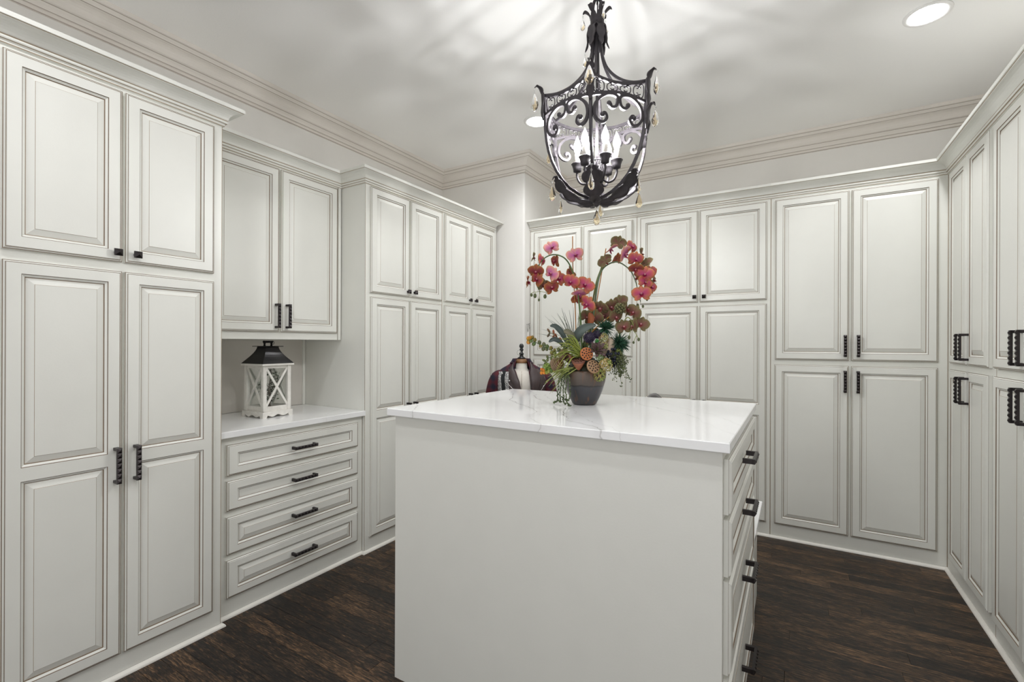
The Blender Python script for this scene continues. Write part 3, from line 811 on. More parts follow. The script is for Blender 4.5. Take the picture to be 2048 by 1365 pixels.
# candle cluster
mb = MB(); mb.tube([(0, 0, 2.64), (0, 0, 2.00)], 0.0065, 8); mb.build('center_rod', M['iron'], CH)
mb = MB(); mb.lathe([(0.010, 2.045), (0.026, 2.055), (0.034, 2.075), (0.030, 2.092), (0.036, 2.096), (0.034, 2.100)], 20)
for j in range(20):
    a = 2 * PI * j / 20
    for d in (-1, 1):
        mb.tube([rad(a + d * 2 * PI / 20 * s / 4, 0.035, 2.098 + 0.046 * s / 4) for s in range(5)], 0.0018, 4)
mb.tube([rad(2 * PI * k / 20, 0.035, 2.145) for k in range(20)], 0.003, 6, closed=True)
mb.build('hub', M['iron'], CH)
for k in range(6):
    a = VA[k] + PI / 6
    rr = 0.084
    cn = tag(put('candle', None, CH, (0, 0, 0)), None)
    mb = MB(); mb.tube(catmull([rad(a, 0.024, 2.075), rad(a, 0.045, 2.056), rad(a, 0.070, 2.062), rad(a, rr, 2.09), rad(a, rr, 2.125)], 5), 0.0052, 8)
    mb.build('candle_arm', M['iron'], cn)
    c = rad(a, rr, 0)
    mb = MB(); mb.lathe([(0.006, 2.108), (0.017, 2.112), (0.0185, 2.126), (0.024, 2.142), (0.027, 2.145), (0.0245, 2.148), (0.012, 2.146)], 16, (c.x, c.y, 0)); mb.build('candle_cup', M['iron'], cn)
    mb = MB(); mb.lathe([(0.0115, 2.146), (0.0115, 2.186), (0.010, 2.189)], 12, (c.x, c.y, 0)); mb.build('candle_sleeve', M['candle'], cn)
    mb = MB(); mb.lathe([(0.007, 2.1895), (0.012, 2.200), (0.0160, 2.215), (0.0155, 2.228), (0.0105, 2.244), (0.005, 2.258), (0.0, 2.270)], 12, (c.x, c.y, 0)); mb.build('bulb', M['bulb'], cn)
    mb = MB(); mb.lathe([(0.0, 2.207), (0.004, 2.209), (0.005, 2.219), (0.004, 2.229), (0.0, 2.231)], 8, (c.x, c.y, 0)); mb.build('filament', M['filament'], cn)
# crystal drops
mb = MB(); mb.lathe([(0.0, 0.0), (0.004, -0.006), (0.0085, -0.018), (0.0135, -0.033), (0.0148, -0.042), (0.012, -0.051), (0.006, -0.0575), (0.0, -0.0595)], 12, sm=False, sy=0.62)
DROP = mb.mesh('crystal_drop', M['amber'])
mb = MB(); mb.ball((0, 0, -0.010), 0.0042, 8, 6); mb.tube([(0, 0, 0.001), (0, 0, -0.0235)], 0.0008, 4); BEAD = mb.mesh('bead', M['clear'])
def drop(p, rz, sc=1.0):
    d = put('crystal_drop', DROP, CH, (p.x, p.y, p.z - 0.022), (0, 0, rz), (sc, sc, sc))
    put('bead', BEAD, d, (0, 0, 0.022))
for k in range(6):
    a = VA[k]
    drop(rad(a, 0.281, 2.430), a + PI / 2 + (0.1 if k == 0 else 0.5), 1.28)
    drop(rad(a, 0.203, 2.050), a + PI / 2 + 0.9, 1.12)
    if k % 2 == 0: drop(rad(a + PI / 6, 0.062, 2.796), a, 0.82)
    if k in (3, 4): drop(rad(a + PI / 6, 0.052, 2.632), a, 0.75)
drop(Vector((0, 0, 1.962)), A0 + 1.2, 1.15)
# second tier hook leaf on the right rib with its drop
for k in (1, 4):
    a = VA[k]; t = (-math.sin(a), math.cos(a), 0)
    leaf_mesh([rad(a, 0.236, 2.215), rad(a, 0.244, 2.250), rad(a, 0.247, 2.285), rad(a, 0.262, 2.305), rad(a, 0.276, 2.294)], t, [0.004, 0.013, 0.012, 0.009, 0.002], lobes=3, seg=20).build('corner_leaf', M['iron'], CH)
    drop(rad(a, 0.276, 2.294), a + 1.0, 1.0)

# ------------------------------------------------------------------ candle lantern on the niche counter
LT = thing('candle_lantern', 'white distressed wooden lantern with crossed bars and black metal roof in niche', 'lantern', (-2.608, 1.572, 0.925), R(93))
# local: x runs to the right-hand face, y to the left-hand face, near corner at the origin
S = 0.178
# scalloped skirt
def skirt(mb, flip):
    n = 32; th = 0.012
    def hz(u):
        return 0.0 if (u < 0.13 or u > 0.87) else 0.010 + 0.0055 * math.cos((u - 0.5) * 2 * PI / 0.37) * (1 if abs(u - 0.5) > .02 else 1)
    for i in range(n):
        u0, u1 = i / n, (i + 1) / n
        x0, x1 = -0.008 + (S + 0.016) * u0, -0.008 + (S + 0.016) * u1
        z0, z1 = hz(u0), hz(u1)
        for y in flip:
            pts = [(x0, y[0], z0), (x1, y[0], z1), (x1, y[0], 0.036), (x0, y[0], 0.036), (x0, y[1], z0), (x1, y[1], z1), (x1, y[1], 0.036), (x0, y[1], 0.036)]
            yield pts
mb = MB()
Q = ((0, 1, 2, 3), (7, 6, 5, 4), (4, 5, 1, 0), (3, 2, 6, 7))
for pts in skirt(mb, [(-0.008, 0.004), (S - 0.004, S + 0.008)]):
    for sw in (0, 1):
        i = [mb.av((p[1], p[0], p[2]) if sw else p) for p in pts]
        for q in Q: mb.af([i[k] for k in (q[::-1] if sw else q)])
mb.box(0.004, S - 0.004, 0.004, S - 0.004, 0.018, 0.036)
mb.build('base', M['white_wood'], LT)
H1 = 0.302
for sx in (0, 1):
    for sy in (0, 1):
        mb = MB(); x, y = (S - 0.021) * sx, (S - 0.021) * sy
        mb.cbox(x, x + 0.021, y, y + 0.021, 0.036, H1, 0.0015); mb.build('post', M['white_wood'], LT)
for s in range(4):
    mb = MB()
    def P(u, d, z):  # u along the face, d depth from face
        return [(u, d, z), (S - d, u, z), (S - u, S - d, z), (d, S - u, z)][s]
    def bar(a, b, wdt, dd): mb.obox(P(a[0], dd, a[1]), P(b[0], dd, b[1]), wdt, 0.006, up=(P(0.05, 1, 0)[0] - P(0.05, 0, 0)[0], P(0.05, 1, 0)[1] - P(0.05, 0, 0)[1], 0))
    bar((0.021, 0.066), (S - 0.021, 0.290), 0.0125, 0.0060); bar((0.021, 0.290), (S - 0.021, 0.066), 0.0125, 0.0066)
    mb.build('cross_bars', M['white_wood'], LT)
    mb = MB(); bar((0.018, 0.050), (S - 0.018, 0.050), 0.028, 0.008); bar((0.018, 0.294), (S - 0.018, 0.294), 0.016, 0.008); mb.build('rail', M['white_wood'], LT)
    mb = MB(); a, b_, c, d = P(0.017, 0.011, 0.06), P(S - 0.017, 0.011, 0.06), P(S - 0.017, 0.011, 0.29), P(0.017, 0.011, 0.29)
    i = [mb.av(p) for p in (a, b_, c, d)]; mb.af(i); mb.build('glass_pane', M['pane'], LT)
mb = MB(); mb.cbox(-0.013, S + 0.013, -0.013, S + 0.013, H1, H1 + 0.011, 0.002); mb.build('top_plate', M['white_wood'], LT)
mb = MB(); rings = []
for q in range(9):
    t = q / 8; hw = 0.041 + (S / 2 + 0.012 - 0.041) * (1 - t) ** 1.6; z = H1 + 0.012 + 0.098 * t ** 0.92
    rings.append([mb.av((S / 2 + sx * hw, S / 2 + sy * hw, z)) for sx, sy in ((-1, -1), (1, -1), (1, 1), (-1, 1))])
for a, b in zip(rings, rings[1:]):
    for k in range(4): mb.af((a[k], a[(k + 1) % 4], b[(k + 1) % 4], b[k]), 0, False)
mb.af(rings[0][::-1]); mb.af(rings[-1])
mb.build('roof', M['roof_metal'], LT)
mb = MB(); mb.cbox(S / 2 - 0.060, S / 2 + 0.060, S / 2 - 0.060, S / 2 + 0.060, 0.4125, 0.4165, 0.001); mb.build('cap_plate', M['roof_metal'], LT)
mb = MB(); c = S / 2
for x in (-0.022, 0.022): mb.lathe([(0.007, 0.4165), (0.005, 0.428), (0.008, 0.434), (0.006, 0.446)], 8, (c + x, c, 0))
mb.tube([(c - 0.030, c, 0.441), (c + 0.030, c, 0.441)], 0.0065, 8)
mb.tube([(c + 0.030 + 0.010 * math.sin(t), c, 0.436 + 0.011 * math.cos(t)) for t in [2 * PI * k / 12 for k in range(12)]], 0.0016, 5, closed=True)
mb.build('carrying_handle', M['roof_metal'], LT)
# greenery standing inside the lantern
GR = thing('faux_ivy', 'dark green leafy twig standing inside the white lantern', 'plant', (-2.608 - 0.092, 1.572 + 0.092, 0.961), R(93))
rg = random.Random(4)
mb = MB(); mb.col = (0.09, 0.065, 0.045)
mb.tube(catmull([(0.02, 0.0, 0.0), (0.005, 0.008, 0.03), (0.012, 0, 0.07), (0.0, 0.006, 0.12), (0.012, 0, 0.19), (0.01, 0, 0.24)], 5), [0.008] * 6 + [0.005] * 10 + [0.003] * 10, 6)
tips = []
for k in range(11):
    z0 = 0.04 + 0.017 * k; a = rg.uniform(0, 2 * PI); p = Vector((0.010, 0, z0)); q = p + Vector((math.cos(a) * 0.05, math.sin(a) * 0.05, 0.035)); tips.append((p, q))
    mb.tube([p, p.lerp(q, 0.5) + Vector((0, 0, 0.006)), q], 0.0017, 4)
mb.build('twig', M['leafy'], GR)
mb = MB()
for p, q in tips:
    for j in range(34):
        c = p.lerp(q, rg.uniform(0.2, 1.1)) + Vector((rg.gauss(0, .011), rg.gauss(0, .011), rg.gauss(0, .013)))
        c.x = max(-0.068, min(0.068, c.x)); c.y = max(-0.068, min(0.068, c.y))
        d = Vector((rg.gauss(0, 1), rg.gauss(0, 1), rg.gauss(0, 1))).normalized(); e = d.orthogonal().normalized()
        g = rg.uniform(0.6, 1.3); mb.col = (0.034 * g, 0.055 * g, 0.024 * g)
        L = rg.uniform(.006, .010)
        i = [mb.av(c - d * L), mb.av(c + e * L * .55), mb.av(c + d * L), mb.av(c - e * L * .55)]; mb.af(i)
tag(mb.build('leaves', M['leafy'], GR), kind='stuff')
mb = MB(); mb.col = (0.55, 0.55, 0.5)
for k in range(22):
    p, q = tips[k % 11]; c = p.lerp(q, rg.uniform(.4, 1.05)) + Vector((rg.gauss(0, .006), rg.gauss(0, .006), 0))
    mb.ball((c.x, c.y, c.z), 0.0028, 6, 4)
tag(mb.build('white_berries', M['leafy'], GR), kind='stuff')

# ------------------------------------------------------------------ dress form and jacket
FX, FY = -1.867, 3.25
DF = thing('dress_form', 'cream linen dress form with wooden neck cap and black turned finial', 'dress form', (FX, FY, 0), YAW)
def ell(mb, rings, n=28):
    rr = []
    for z, a, b in rings: rr.append([mb.av((a * math.cos(2 * PI * k / n), b * math.sin(2 * PI * k / n), z)) for k in range(n)])
    for p, q in zip(rr, rr[1:]):
        for k in range(n): mb.af((p[k], p[(k + 1) % n], q[(k + 1) % n], q[k]), 0, True)
    mb.af(rr[0][::-1], 0, False); mb.af(rr[-1], 0, False)
mb = MB(); ell(mb, [(0.60, .150, .105), (0.66, .165, .118), (0.74, .168, .120), (0.82, .148, .108), (0.88, .128, .096), (0.94, .135, .104), (1.00, .152, .120), (1.05, .160, .122), (1.09, .162, .108), (1.115, .158, .094), (1.130, .130, .080), (1.140, .090, .065), (1.150, .058, .053), (1.165, .047, .047), (1.205, .044, .044)])
mb.build('torso', M['linen'], DF)
mb = MB(); mb.tube([(0.040 * math.sin(t) * 1.25, -0.040 * math.cos(t) * 1.28, 1.152 - 0.004 * math.cos(t)) for t in [2 * PI * k / 28 for k in range(28)]], 0.0025, 5, closed=True)
mb.tube([(0, -0.0537, 1.146), (0, -0.068, 1.139), (0.0, -0.098, 1.112), (0, -0.1255, 1.05), (0.0, -0.122, 1.0), (0, -0.098, .88)], 0.0016, 5)
mb.build('seam_piping', M['glaze_light'], DF)
mb = MB(); mb.lathe([(0.044, 1.2055), (0.047, 1.209), (0.047, 1.222), (0.040, 1.234), (0.028, 1.242)], 24); mb.build('neck_cap', M['cap_wood'], DF)
mb = MB(); mb.lathe([(0.036, 1.2425), (0.026, 1.252), (0.016, 1.258), (0.015, 1.270), (0.019, 1.277), (0.019, 1.283), (0.012, 1.289), (0.010, 1.300), (0.016, 1.307), (0.016, 1.316), (0.010, 1.323), (0.018, 1.334), (0.0185, 1.346), (0.012, 1.358), (0.0, 1.362)], 16); mb.build('finial', M['black_wood'], DF)
mb = MB(); mb.tube([(0.016 * math.cos(t) - 0.020, -0.016, 1.290 + 0.020 * math.sin(t)) for t in [2 * PI * k / 16 for k in range(16)]], 0.0016, 5, closed=True); mb.build('wire_ring', M['steel'], DF)
mb = MB(); mb.lathe([(0.017, 0.03), (0.017, 0.599)], 14); mb.build('pole', M['black_wood'], DF)
mb = MB(); mb.lathe([(0.150, 0.0), (0.150, 0.012), (0.120, 0.022), (0.030, 0.030), (0.022, 0.045)], 28); mb.build('base', M['black_wood'], DF)

JK = thing('jacket', 'open jacket with plaid shoulders, silver sequin stripes and brown leather lapels on dress form', 'jacket', (FX, FY, 0), YAW)
JR = [(0.60, .185, .140), (0.70, .195, .148), (0.80, .190, .142), (0.90, .182, .136), (1.00, .190, .146), (1.06, .198, .146), (1.10, .200, .132), (1.13, .196, .112), (1.155, .172, .096), (1.175, .135, .084), (1.195, .100, .074), (1.215, .074, .066), (1.240, .064, .060)]
def jr(z):
    for (za, a, b), (zb, c, d) in zip(JR, JR[1:]):
        if za <= z <= zb:
            t = (z - za) / (zb - za); return a + (c - a) * t, b + (d - b) * t
    return JR[-1][1:] if z > 1 else JR[0][1:]
def js(phi, z, off=0.0):
    # phi measured from the front (-y), positive to +x
    a, b = jr(z); return ((a + off) * math.sin(phi), -(b + off) * math.cos(phi), z)
def zlim(t): return 0.60 + t * 0.64
def lut(t, z):
    if z <= t[0][0]: return R(t[0][1])
    for (za, a), (zb, b) in zip(t, t[1:]):
        if z <= zb: return R(a + (b - a) * (z - za) / (zb - za))
    return R(t[-1][1])
def gapL(z): return lut([(1.0, -1), (1.07, -5), (1.14, -13), (1.18, -27), (1.21, -38), (1.24, -46)], z)
def gapR(z): return lut([(1.0, 22), (1.14, 17), (1.18, 28), (1.21, 42), (1.24, 50)], z)
mb = MB()
def shell(u, v):
    z = zlim(v); a, b = gapR(z), 2 * PI + gapL(z)
    return js(a + (b - a) * u, z)
mb.slab(shell, 40, 26, 0.004); mb.build('jacket_body', M['plaid'], JK)
for sx in (-1, 1):
    mb = MB()
    P_ = catmull([(sx * .145, 0.0, 1.104), (sx * .186, 0, 1.088), (sx * .220, 0.004, 1.01), (sx * .240, 0.0, .90), (sx * .246, -.01, .76), (sx * .240, -.03, .62)], 5)
    rr = [0.052 + (0.066 - 0.052) * min(1, k / 5) if k < 8 else 0.066 - 0.022 * (k - 8) / (len(P_) - 9) for k in range(len(P_))]
    mb.tube(P_, rr, 14, flat=0.9); mb.build('sleeve', M['plaid'], JK)
def patch(name, f0, f1, z0, z1, off, mat, nu=8, nv=12, th=0.004):
    mb = MB()
    mb.slab(lambda u, v: js(f0(z0 + (z1 - z0) * v) * (1 - u) + f1(z0 + (z1 - z0) * v) * u, z0 + (z1 - z0) * v, off), nu, nv, th)
    return mb.build(name, M[mat], JK)
K_ = lambda d: (lambda z: R(d))
patch('sequin_panel', K_(-74), K_(-52), 0.64, 1.142, 0.006, 'sequin')
patch('black_stripe', K_(-52), K_(-40), 0.64, 1.148, 0.006, 'stripe')
patch('sequin_panel', K_(-40), K_(-29), 0.64, 1.142, 0.006, 'sequin')
patch('leather_front', lambda z: -R(29) - max(0, z - 1.13) * R(300), lambda z: gapL(z), 0.62, 1.165, 0.011, 'leather')
patch('leather_front', lambda z: gapR(z), lambda z: R(82) - max(0, z - 1.09) * R(420), 0.62, 1.165, 0.009, 'leather')
# folded lapels
def lapel(sg, g, wmax):
    mb = MB()
    def fn(u, v):
        z = 1.0 + 0.215 * v; e = g(z); wd = wmax * (0.25 + 0.75 * math.sin(PI * min(1, v * 0.9 + 0.12)))
        p = js(e + sg * R(wd) * u, z - 0.02 * u * (1 - v), 0.018 + 0.006 * math.sin(PI * u))
        return p
    mb.slab(fn if sg < 0 else fn, 8, 12, 0.004 * (1 if sg > 0 else -1)); return mb.build('lapel', M['leather'], JK)
lapel(-1, gapL, 16); lapel(1, gapR, 24)
for phi, z in ((-R(46), 1.128), (-R(26), 1.075), (R(68), 1.058)):
    p = Vector(js(phi, z, 0.016 if phi > R(-30) else 0.013)); mb = MB(); mb.ball((0, 0, 0), 0.0068, 10, 6); mb.build('snap', M['snap'], JK, p)
for pts in ([(R(56), 1.105), (R(60), 1.085), (R(68), 1.058), (R(56), 1.03), (R(48), 1.0)], [(R(68), 1.05), (R(74), 1.01), (R(76), .95)], [(-R(36), 1.07), (-R(24), 1.03), (-R(10), .985)]):
    mb = MB(); mb.tube(catmull([js(a, z, 0.0135) for a, z in pts], 5), 0.0018, 5); mb.build('zipper', M['snap'], JK)
mb = MB()
def col_(u, v):
    ph = R(52) + (2 * PI - R(104)) * u
    r = 0.064 + 0.024 * v; z = 1.240 - 0.036 * v - 0.006 * math.sin(PI * v)
    return (r * math.sin(ph) * 1.05, -r * math.cos(ph), z)
mb.slab(col_, 28, 3, 0.004); mb.build('collar', M['plaid'], JK)

# slim hooked rod hanging at the corner of the chase
HK = thing('hanging_rod', 'slim pale hooked rod hanging by the corner behind the dress form', 'rod', (BX, 3.735, 0), 0)
mb = MB(); mb.tube([(0.0, 0, 1.535), (0.02, 0, 1.535), (0.026, 0, 1.542)], 0.003, 6); mb.ball((0.027, 0, 1.544), 0.005, 8, 6); mb.build('wall_hook', M['steel'], HK)
mb = MB(); mb.tube(catmull([(0.018, -.012, 1.470), (0.018, -.022, 1.505), (0.018, -.010, 1.532), (0.018, .0, 1.5405), (0.018, .012, 1.530), (0.018, .018, 1.505), (0.018, .028, 1.500), (.018, .032, 1.512)], 6), 0.0036, 7); mb.build('hook', M['steel'], HK)
mb = MB(); mb.tube([(0.018, -.012, 1.472), (0.018, -.010, 1.40), (0.018, -.004, 1.30), (0.018, 0, 1.18), (.018, 0, 0.98)], [0.004, 0.005, 0.007, 0.011, 0.015], 8, flat=0.5); mb.build('blade', M['can_trim'], HK)

# handbag standing on the low bench, only its strap shows over the island
HB = thing('handbag', 'grey handbag whose curved strap shows just over the back of the island', 'handbag', (-0.670, 2.62, 0.500), R(12))
mb = MB()
def bag(u, v):
    a = 2 * PI * u; z = 0.36 * v; k = 1 - 0.25 * v
    x = 0.15 * (abs(math.cos(a)) ** 0.5) * (1 if math.cos(a) > 0 else -1); y = 0.06 * k * (abs(math.sin(a)) ** 0.5) * (1 if math.sin(a) > 0 else -1)
    return (x, y, z)
mb.grid(bag, 32, 6); n0 = len(mb.v)
mb.box(-0.14, 0.14, -0.05, 0.05, 0.0, 0.012); mb.box(-0.145, 0.145, -0.043, 0.043, 0.345, 0.352)
mb.build('bag_body', M['grey_strap'], HB)
for sy in (-0.035, 0.035):
    mb = MB(); mb.tube(catmull([(-.085, sy, .33), (-.080, sy, .45), (-.045, sy * .8, .535), (.0, sy * .7, .576), (.030, sy * .75, .568), (.052, sy * .9, .53), (.075, sy, .43), (.08, sy, .33)], 7), 0.010, 8, flat=0.6)
    mb.build('strap', M['grey_strap'], HB)

# ------------------------------------------------------------------ flower arrangement
# local frame: x to the right, y away from the camera side, z up from the slab; one unit of U is a small step of the sketch grid
FA = thing('flower_arrangement', 'orchid and succulent arrangement in a brown and slate glazed pot on the island', 'flower arrangement', (-0.790, 1.930, 1.096), YAW)
U = 0.002205
def L3(px, py, d=0.0): return Vector(((px - 1174) * U, d, (810 - py) * U))
rf = random.Random(21)
mb = MB(); mb.lathe([(0.0, 0.0), (0.044, 0.0), (0.052, 0.004), (0.064, 0.028), (0.078, 0.062), (0.089, 0.100), (0.094, 0.128), (0.0945, 0.142), (0.092, 0.149), (0.087, 0.149), (0.085, 0.141), (0.084, 0.120), (0.0, 0.118)], 48)
mb.build('pot', M['pot'], FA)
mb = MB(); mb.col = (0.030, 0.034, 0.016)
mb.lathe([(0.082, 0.125), (0.080, 0.150), (0.062, 0.180), (0.035, 0.205), (0.0, 0.215)], 16)
for k in range(90):
    a = rf.uniform(0, 2 * PI); r = 0.078 * math.sqrt(rf.random()); z = 0.145 + 0.07 * (1 - (r / .08) ** 2)
    g = rf.uniform(.5, 1.4); mb.ball((r * math.cos(a), r * math.sin(a), z), rf.uniform(.006, .011), 6, 4, col=(0.030 * g, 0.040 * g, 0.018 * g))
tag(mb.build('moss_bed', M['leafy'], FA), kind='stuff')

def mixc(a, b, t): return tuple(x + (y - x) * t for x, y in zip(a, b))
def petal(mb, ang, L, W, bend, c0, c1, c2, base=0.0):
    """one petal lying in the x-z plane, facing -y"""
    ca, sa = math.cos(ang), math.sin(ang)
    def fn(u, v):
        s = (v - .5) * 2
        wd = W * (math.sin(PI * min(1, (u * 0.93 + 0.05))) ** 0.62) * (0.55 + 0.45 * min(1, u * 2.2)) if u < 0.999 else W * 0.12
        x = s * wd * .5; l = base + L * u
        y = bend * u * u * L + 0.22 * abs(s) ** 2 * wd * 0.5
        return (x * ca + l * sa, y, -x * sa + l * ca)
    def cf(u, v):
        s = abs(v - .5) * 2; e = max(s ** 2.2, max(0, (u - .55) / .45) ** 1.6)
        c = mixc(c0, c1, max(0, min(1, (u - .12) * 1.5))); c = mixc(c, c0, .35 * (math.cos(v * 40) > .55) * (u < .8)); return mixc(c, c2, min(1, e) * 0.9)
    mb.slab(fn, 7, 6, 0.0006, colfn=cf)
def orchid(c0, c1, c2, cl, seed):
    r = random.Random(seed); mb = MB(); mb.smooth = True
    S_ = 0.95
    for a in (0, R(128), R(-128)): petal(mb, a, .035 * S_, .023 * S_, r.uniform(.05, .3), mixc(c0, c1, .3), mixc(c1, c2, .35), c2)
    for sg in (-1, 1): petal(mb, sg * R(72 + r.uniform(-6, 6)), .040 * S_, .044 * S_, r.uniform(-.25, .1), c0, c1, c2)
    # lip and column
    mb.col = cl
    petal(mb, PI, .016, .013, -1.1, cl, cl, c1)
    for sg in (-1, 1): petal(mb, sg * R(118), .010, .009, -1.4, cl, cl, c0)
    mb.ball((0, -.006, .001), .0042, 8, 5, col=mixc(cl, (0.8, .45, .5), .4))
    mb.v = [(x, y - 0.002, z) for x, y, z in mb.v]
    return mb.mesh('orchid_flower', M['petal'])
PK0, PK1, PK2, PKL = (0.38, .045, .17), (0.50, .070, .085), (0.50, .24, .075), (0.26, .010, .040)
LT0, LT1, LT2 = (0.42, .10, .32), (0.64, .19, .27), (0.66, .40, .22)
DK0, DK1, DK2 = (0.18, .022, .045), (0.30, .045, .040), (0.34, .16, .035)
GB0, GB1, GB2 = (0.20, .065, .065), (0.17, .10, .055), (0.19, .185, .075)
OM = {'p': [orchid(PK0, PK1, PK2, PKL, s) for s in (1, 2)], 'l': [orchid(LT0, LT1, LT2, PKL, s) for s in (3, 4)], 'd': [orchid(DK0, DK1, DK2, PKL, s) for s in (5, 6)], 'g': [orchid(GB0, GB1, GB2, (0.24, .035, .04), s) for s in (7, 8)]}
cnt = [0]
def flower(parent, px, py, d, kind, yaw=0, tilt=0, roll=0, sc=1.0):
    cnt[0] += 1
    return put('orchid_flower', OM[kind][cnt[0] % 2], parent, L3(px, py, d), (R(tilt), R(roll), R(yaw)), (sc, sc, sc))
STEM, STAKE, BUD = (0.10, .16, .055), (0.40, .17, .03), (0.11, .13, .055)
def stem(name, pts, r0, r1, col, mat='leafy', parent=None):
    P = catmull([L3(*p) for p in pts], 6); n = len(P)
    mb = MB(); mb.col = col; mb.tube(P, [r0 + (r1 - r0) * i / (n - 1) for i in range(n)], 7)
    return mb.build(name, M[mat], parent or FA)
def bud(parent, px, py, d, s=1.0):
    mb = MB(); mb.ball((0, 0, 0), 0.0105 * s, 8, 6, sc=(.78, .78, 1.05), col=BUD); return mb.build('bud', M['leafy'], parent, L3(px, py, d))

# left spray
S1 = stem('orchid_stem', [(1170, 735, 0), (1167, 660, 0), (1161, 600, -.01), (1152, 555, -.01), (1136, 523, -.01), (1112, 513, -.005), (1090, 523, 0), (1077, 548, 0), (1078, 572, 0), (1085, 586, 0)], .0042, .0016, STEM)
for px, py, d, k, yw, tl, rl, sc in ((1107, 501, -.02, 'l', 8, -12, -28, 1.0), (1153, 516, -.02, 'l', 14, -15, -16, 1.12), (1088, 523, .01, 'p', 62, 0, 10, .95), (1116, 525, .012, 'd', -60, 0, 14, .95), (1077, 547, -.012, 'd', -16, 28, 4, 1.0), (1079, 564, -.02, 'd', -36, -12, 40, .95), (1107, 553, -.03, 'l', -40, -8, 42, 1.0), (1121, 561, -.01, 'p', 24, 0, 12, 1.12), (1148, 548, .01, 'd', -120, 18, 25, 1.0), (1146, 568, -.02, 'p', -22, 14, 18, 1.08), (1107, 580, -.02, 'd', 18, -10, -20, 1.0), (1173, 575, -.03, 'p', -14, -8, 32, 1.14), (1162, 590, -.01, 'l', 20, 62, 10, 1.05), (1160, 601, .01, 'd', 160, 20, 0, .85), (1178, 612, -.03, 'p', -32, 28, 38, 1.14), (1071, 517, .015, 'g', 100, 10, 0, .75), (1060, 567, .01, 'd', 84, 0, 12, .9), (1092, 573, .015, 'g', 30, 10, 0, .9)):
    flower(S1, px, py, d, k, yw, tl, rl, sc)
mb = MB(); mb.col = (0.24, .28, .08)
for p, q in (((1085, 586), (1070, 588)), ((1085, 586), (1083, 600)), ((1085, 586), (1098, 588)), ((1070, 588), (1068, 592)), ((1077, 588), (1075, 593)), ((1098, 588), (1095, 595))): mb.tube([L3(*p), L3(*q)], .0011, 5)
mb.build('bud_stalk', M['leafy'], S1)
for b in ((1068, 593, 0, .75), (1075, 595, -.004, .95), (1083, 603, 0, .6), (1095, 596, 0, .9)): bud(S1, *b)
stem('stake', [(1160, 740, .012), (1156, 620, .012), (1151, 540, .010), (1150, 475, .008)], .0022, .0022, STAKE)
# right spray
S2 = stem('orchid_stem', [(1182, 735, 0), (1190, 650, 0), (1198, 580, 0), (1206, 547, 0), (1220, 532, 0), (1240, 527, 0), (1262, 541, 0), (1274, 562, 0), (1281, 590, 0), (1285, 606, 0)], .0050, .0016, (0.12, .17, .09))
stem('orchid_stem', [(1178, 735, .01), (1185, 650, .008), (1196, 575, .006), (1207, 540, .004), (1212, 524, .004)], .0046, .003, (0.16, .19, .06))
for px, py, d, k, yw, tl, rl, sc in ((1213, 526, -.01, 'g', 150, 10, 40, .95), (1224, 502, -.01, 'l', 40, 58, -30, 1.0), (1241, 488, .01, 'g', 150, 0, -20, 1.0), (1250, 513, -.02, 'l', 48, 16, -32, 1.15), (1267, 497, .0, 'p', 40, 0, 12, .95), (1272, 523, -.02, 'p', 14, 12, 6, 1.05), (1273, 541, -.018, 'd', -6, 48, 4, .95), (1287, 510, .015, 'g', 88, 0, 12, .9), (1297, 529, .012, 'g', 120, 18, 20, .95), (1291, 553, -.02, 'p', -14, 6, 8, 1.12), (1305, 548, .0, 'p', 30, 0, -12, 1.05), (1312, 562, .018, 'g', 70, 0, 0, .95), (1291, 569, -.02, 'p', 10, 0, 26, .95), (1305, 577, -.004, 'p', 34, 0, 12, 1.0), (1283, 592, -.032, 'p', -16, -4, -6, 1.18), (1240, 520, .012, 'd', 130, 20, 0, .9), (1281, 557, .016, 'd', -100, 20, 20, .9)):
    flower(S2, px, py, d, k, yw, tl, rl, sc)
for b in ((1279.5, 613, 0, .8), (1290, 615, 0, .65), (1298, 601, 0, .7)): bud(S2, *b)
stem('stake', [(1180, 740, .004), (1190, 660, .004), (1204, 570, .002), (1216, 500, 0)], .0022, .0022, STAKE)
# dusky third spray, lower right
S3 = stem('orchid_stem', [(1200, 735, 0), (1222, 705, 0), (1240, 680, 0), (1248, 655, 0), (1259, 637, 0), (1268, 648, -.01), (1274, 668, -.01)], .0036, .0016, (0.28, .32, .10))
for px, py, d, k, yw, tl, rl, sc in ((1206, 618, 0, 'g', -24, 40, 10, 1.1), (1226, 616, .01, 'g', 20, 24, -8, 1.15), (1246, 606, .012, 'g', 150, 0, 10, 1.0), (1257, 622, 0, 'g', 60, 0, 24, 1.1), (1271, 628, -.01, 'g', -40, 0, 36, 1.1), (1234, 637, -.01, 'g', 24, 10, 0, 1.05), (1194, 637, .012, 'g', -10, 20, 20, 1.15), (1250, 657, -.01, 'g', 8, -10, -10, 1.1), (1270, 655, -.005, 'g', -62, 0, 10, 1.0), (1284, 651, -.015, 'g', -12, 0, 20, 1.05), (1178, 637, .02, 'g', 30, 10, 30, 1.0), (1215, 634, .018, 'g', -40, 10, 0, 1.1)):
    flower(S3, px, py, d, k, yw, tl, rl, sc)
for b in ((1262, 677, -.005, .85), (1271, 687, -.005, .6), (1281, 681, -.005, .75)): bud(S3, *b)
mb = MB(); mb.col = (0.28, .32, .10)
for p, q in (((1268, 648), (1262, 676)), ((1268, 660), (1277, 672)), ((1277, 672), (1271, 686)), ((1277, 672), (1281, 680))): mb.tube([L3(p[0], p[1], -.006), L3(q[0], q[1], -.005)], .0014, 5)
mb.build('bud_stalk', M['leafy'], S3)
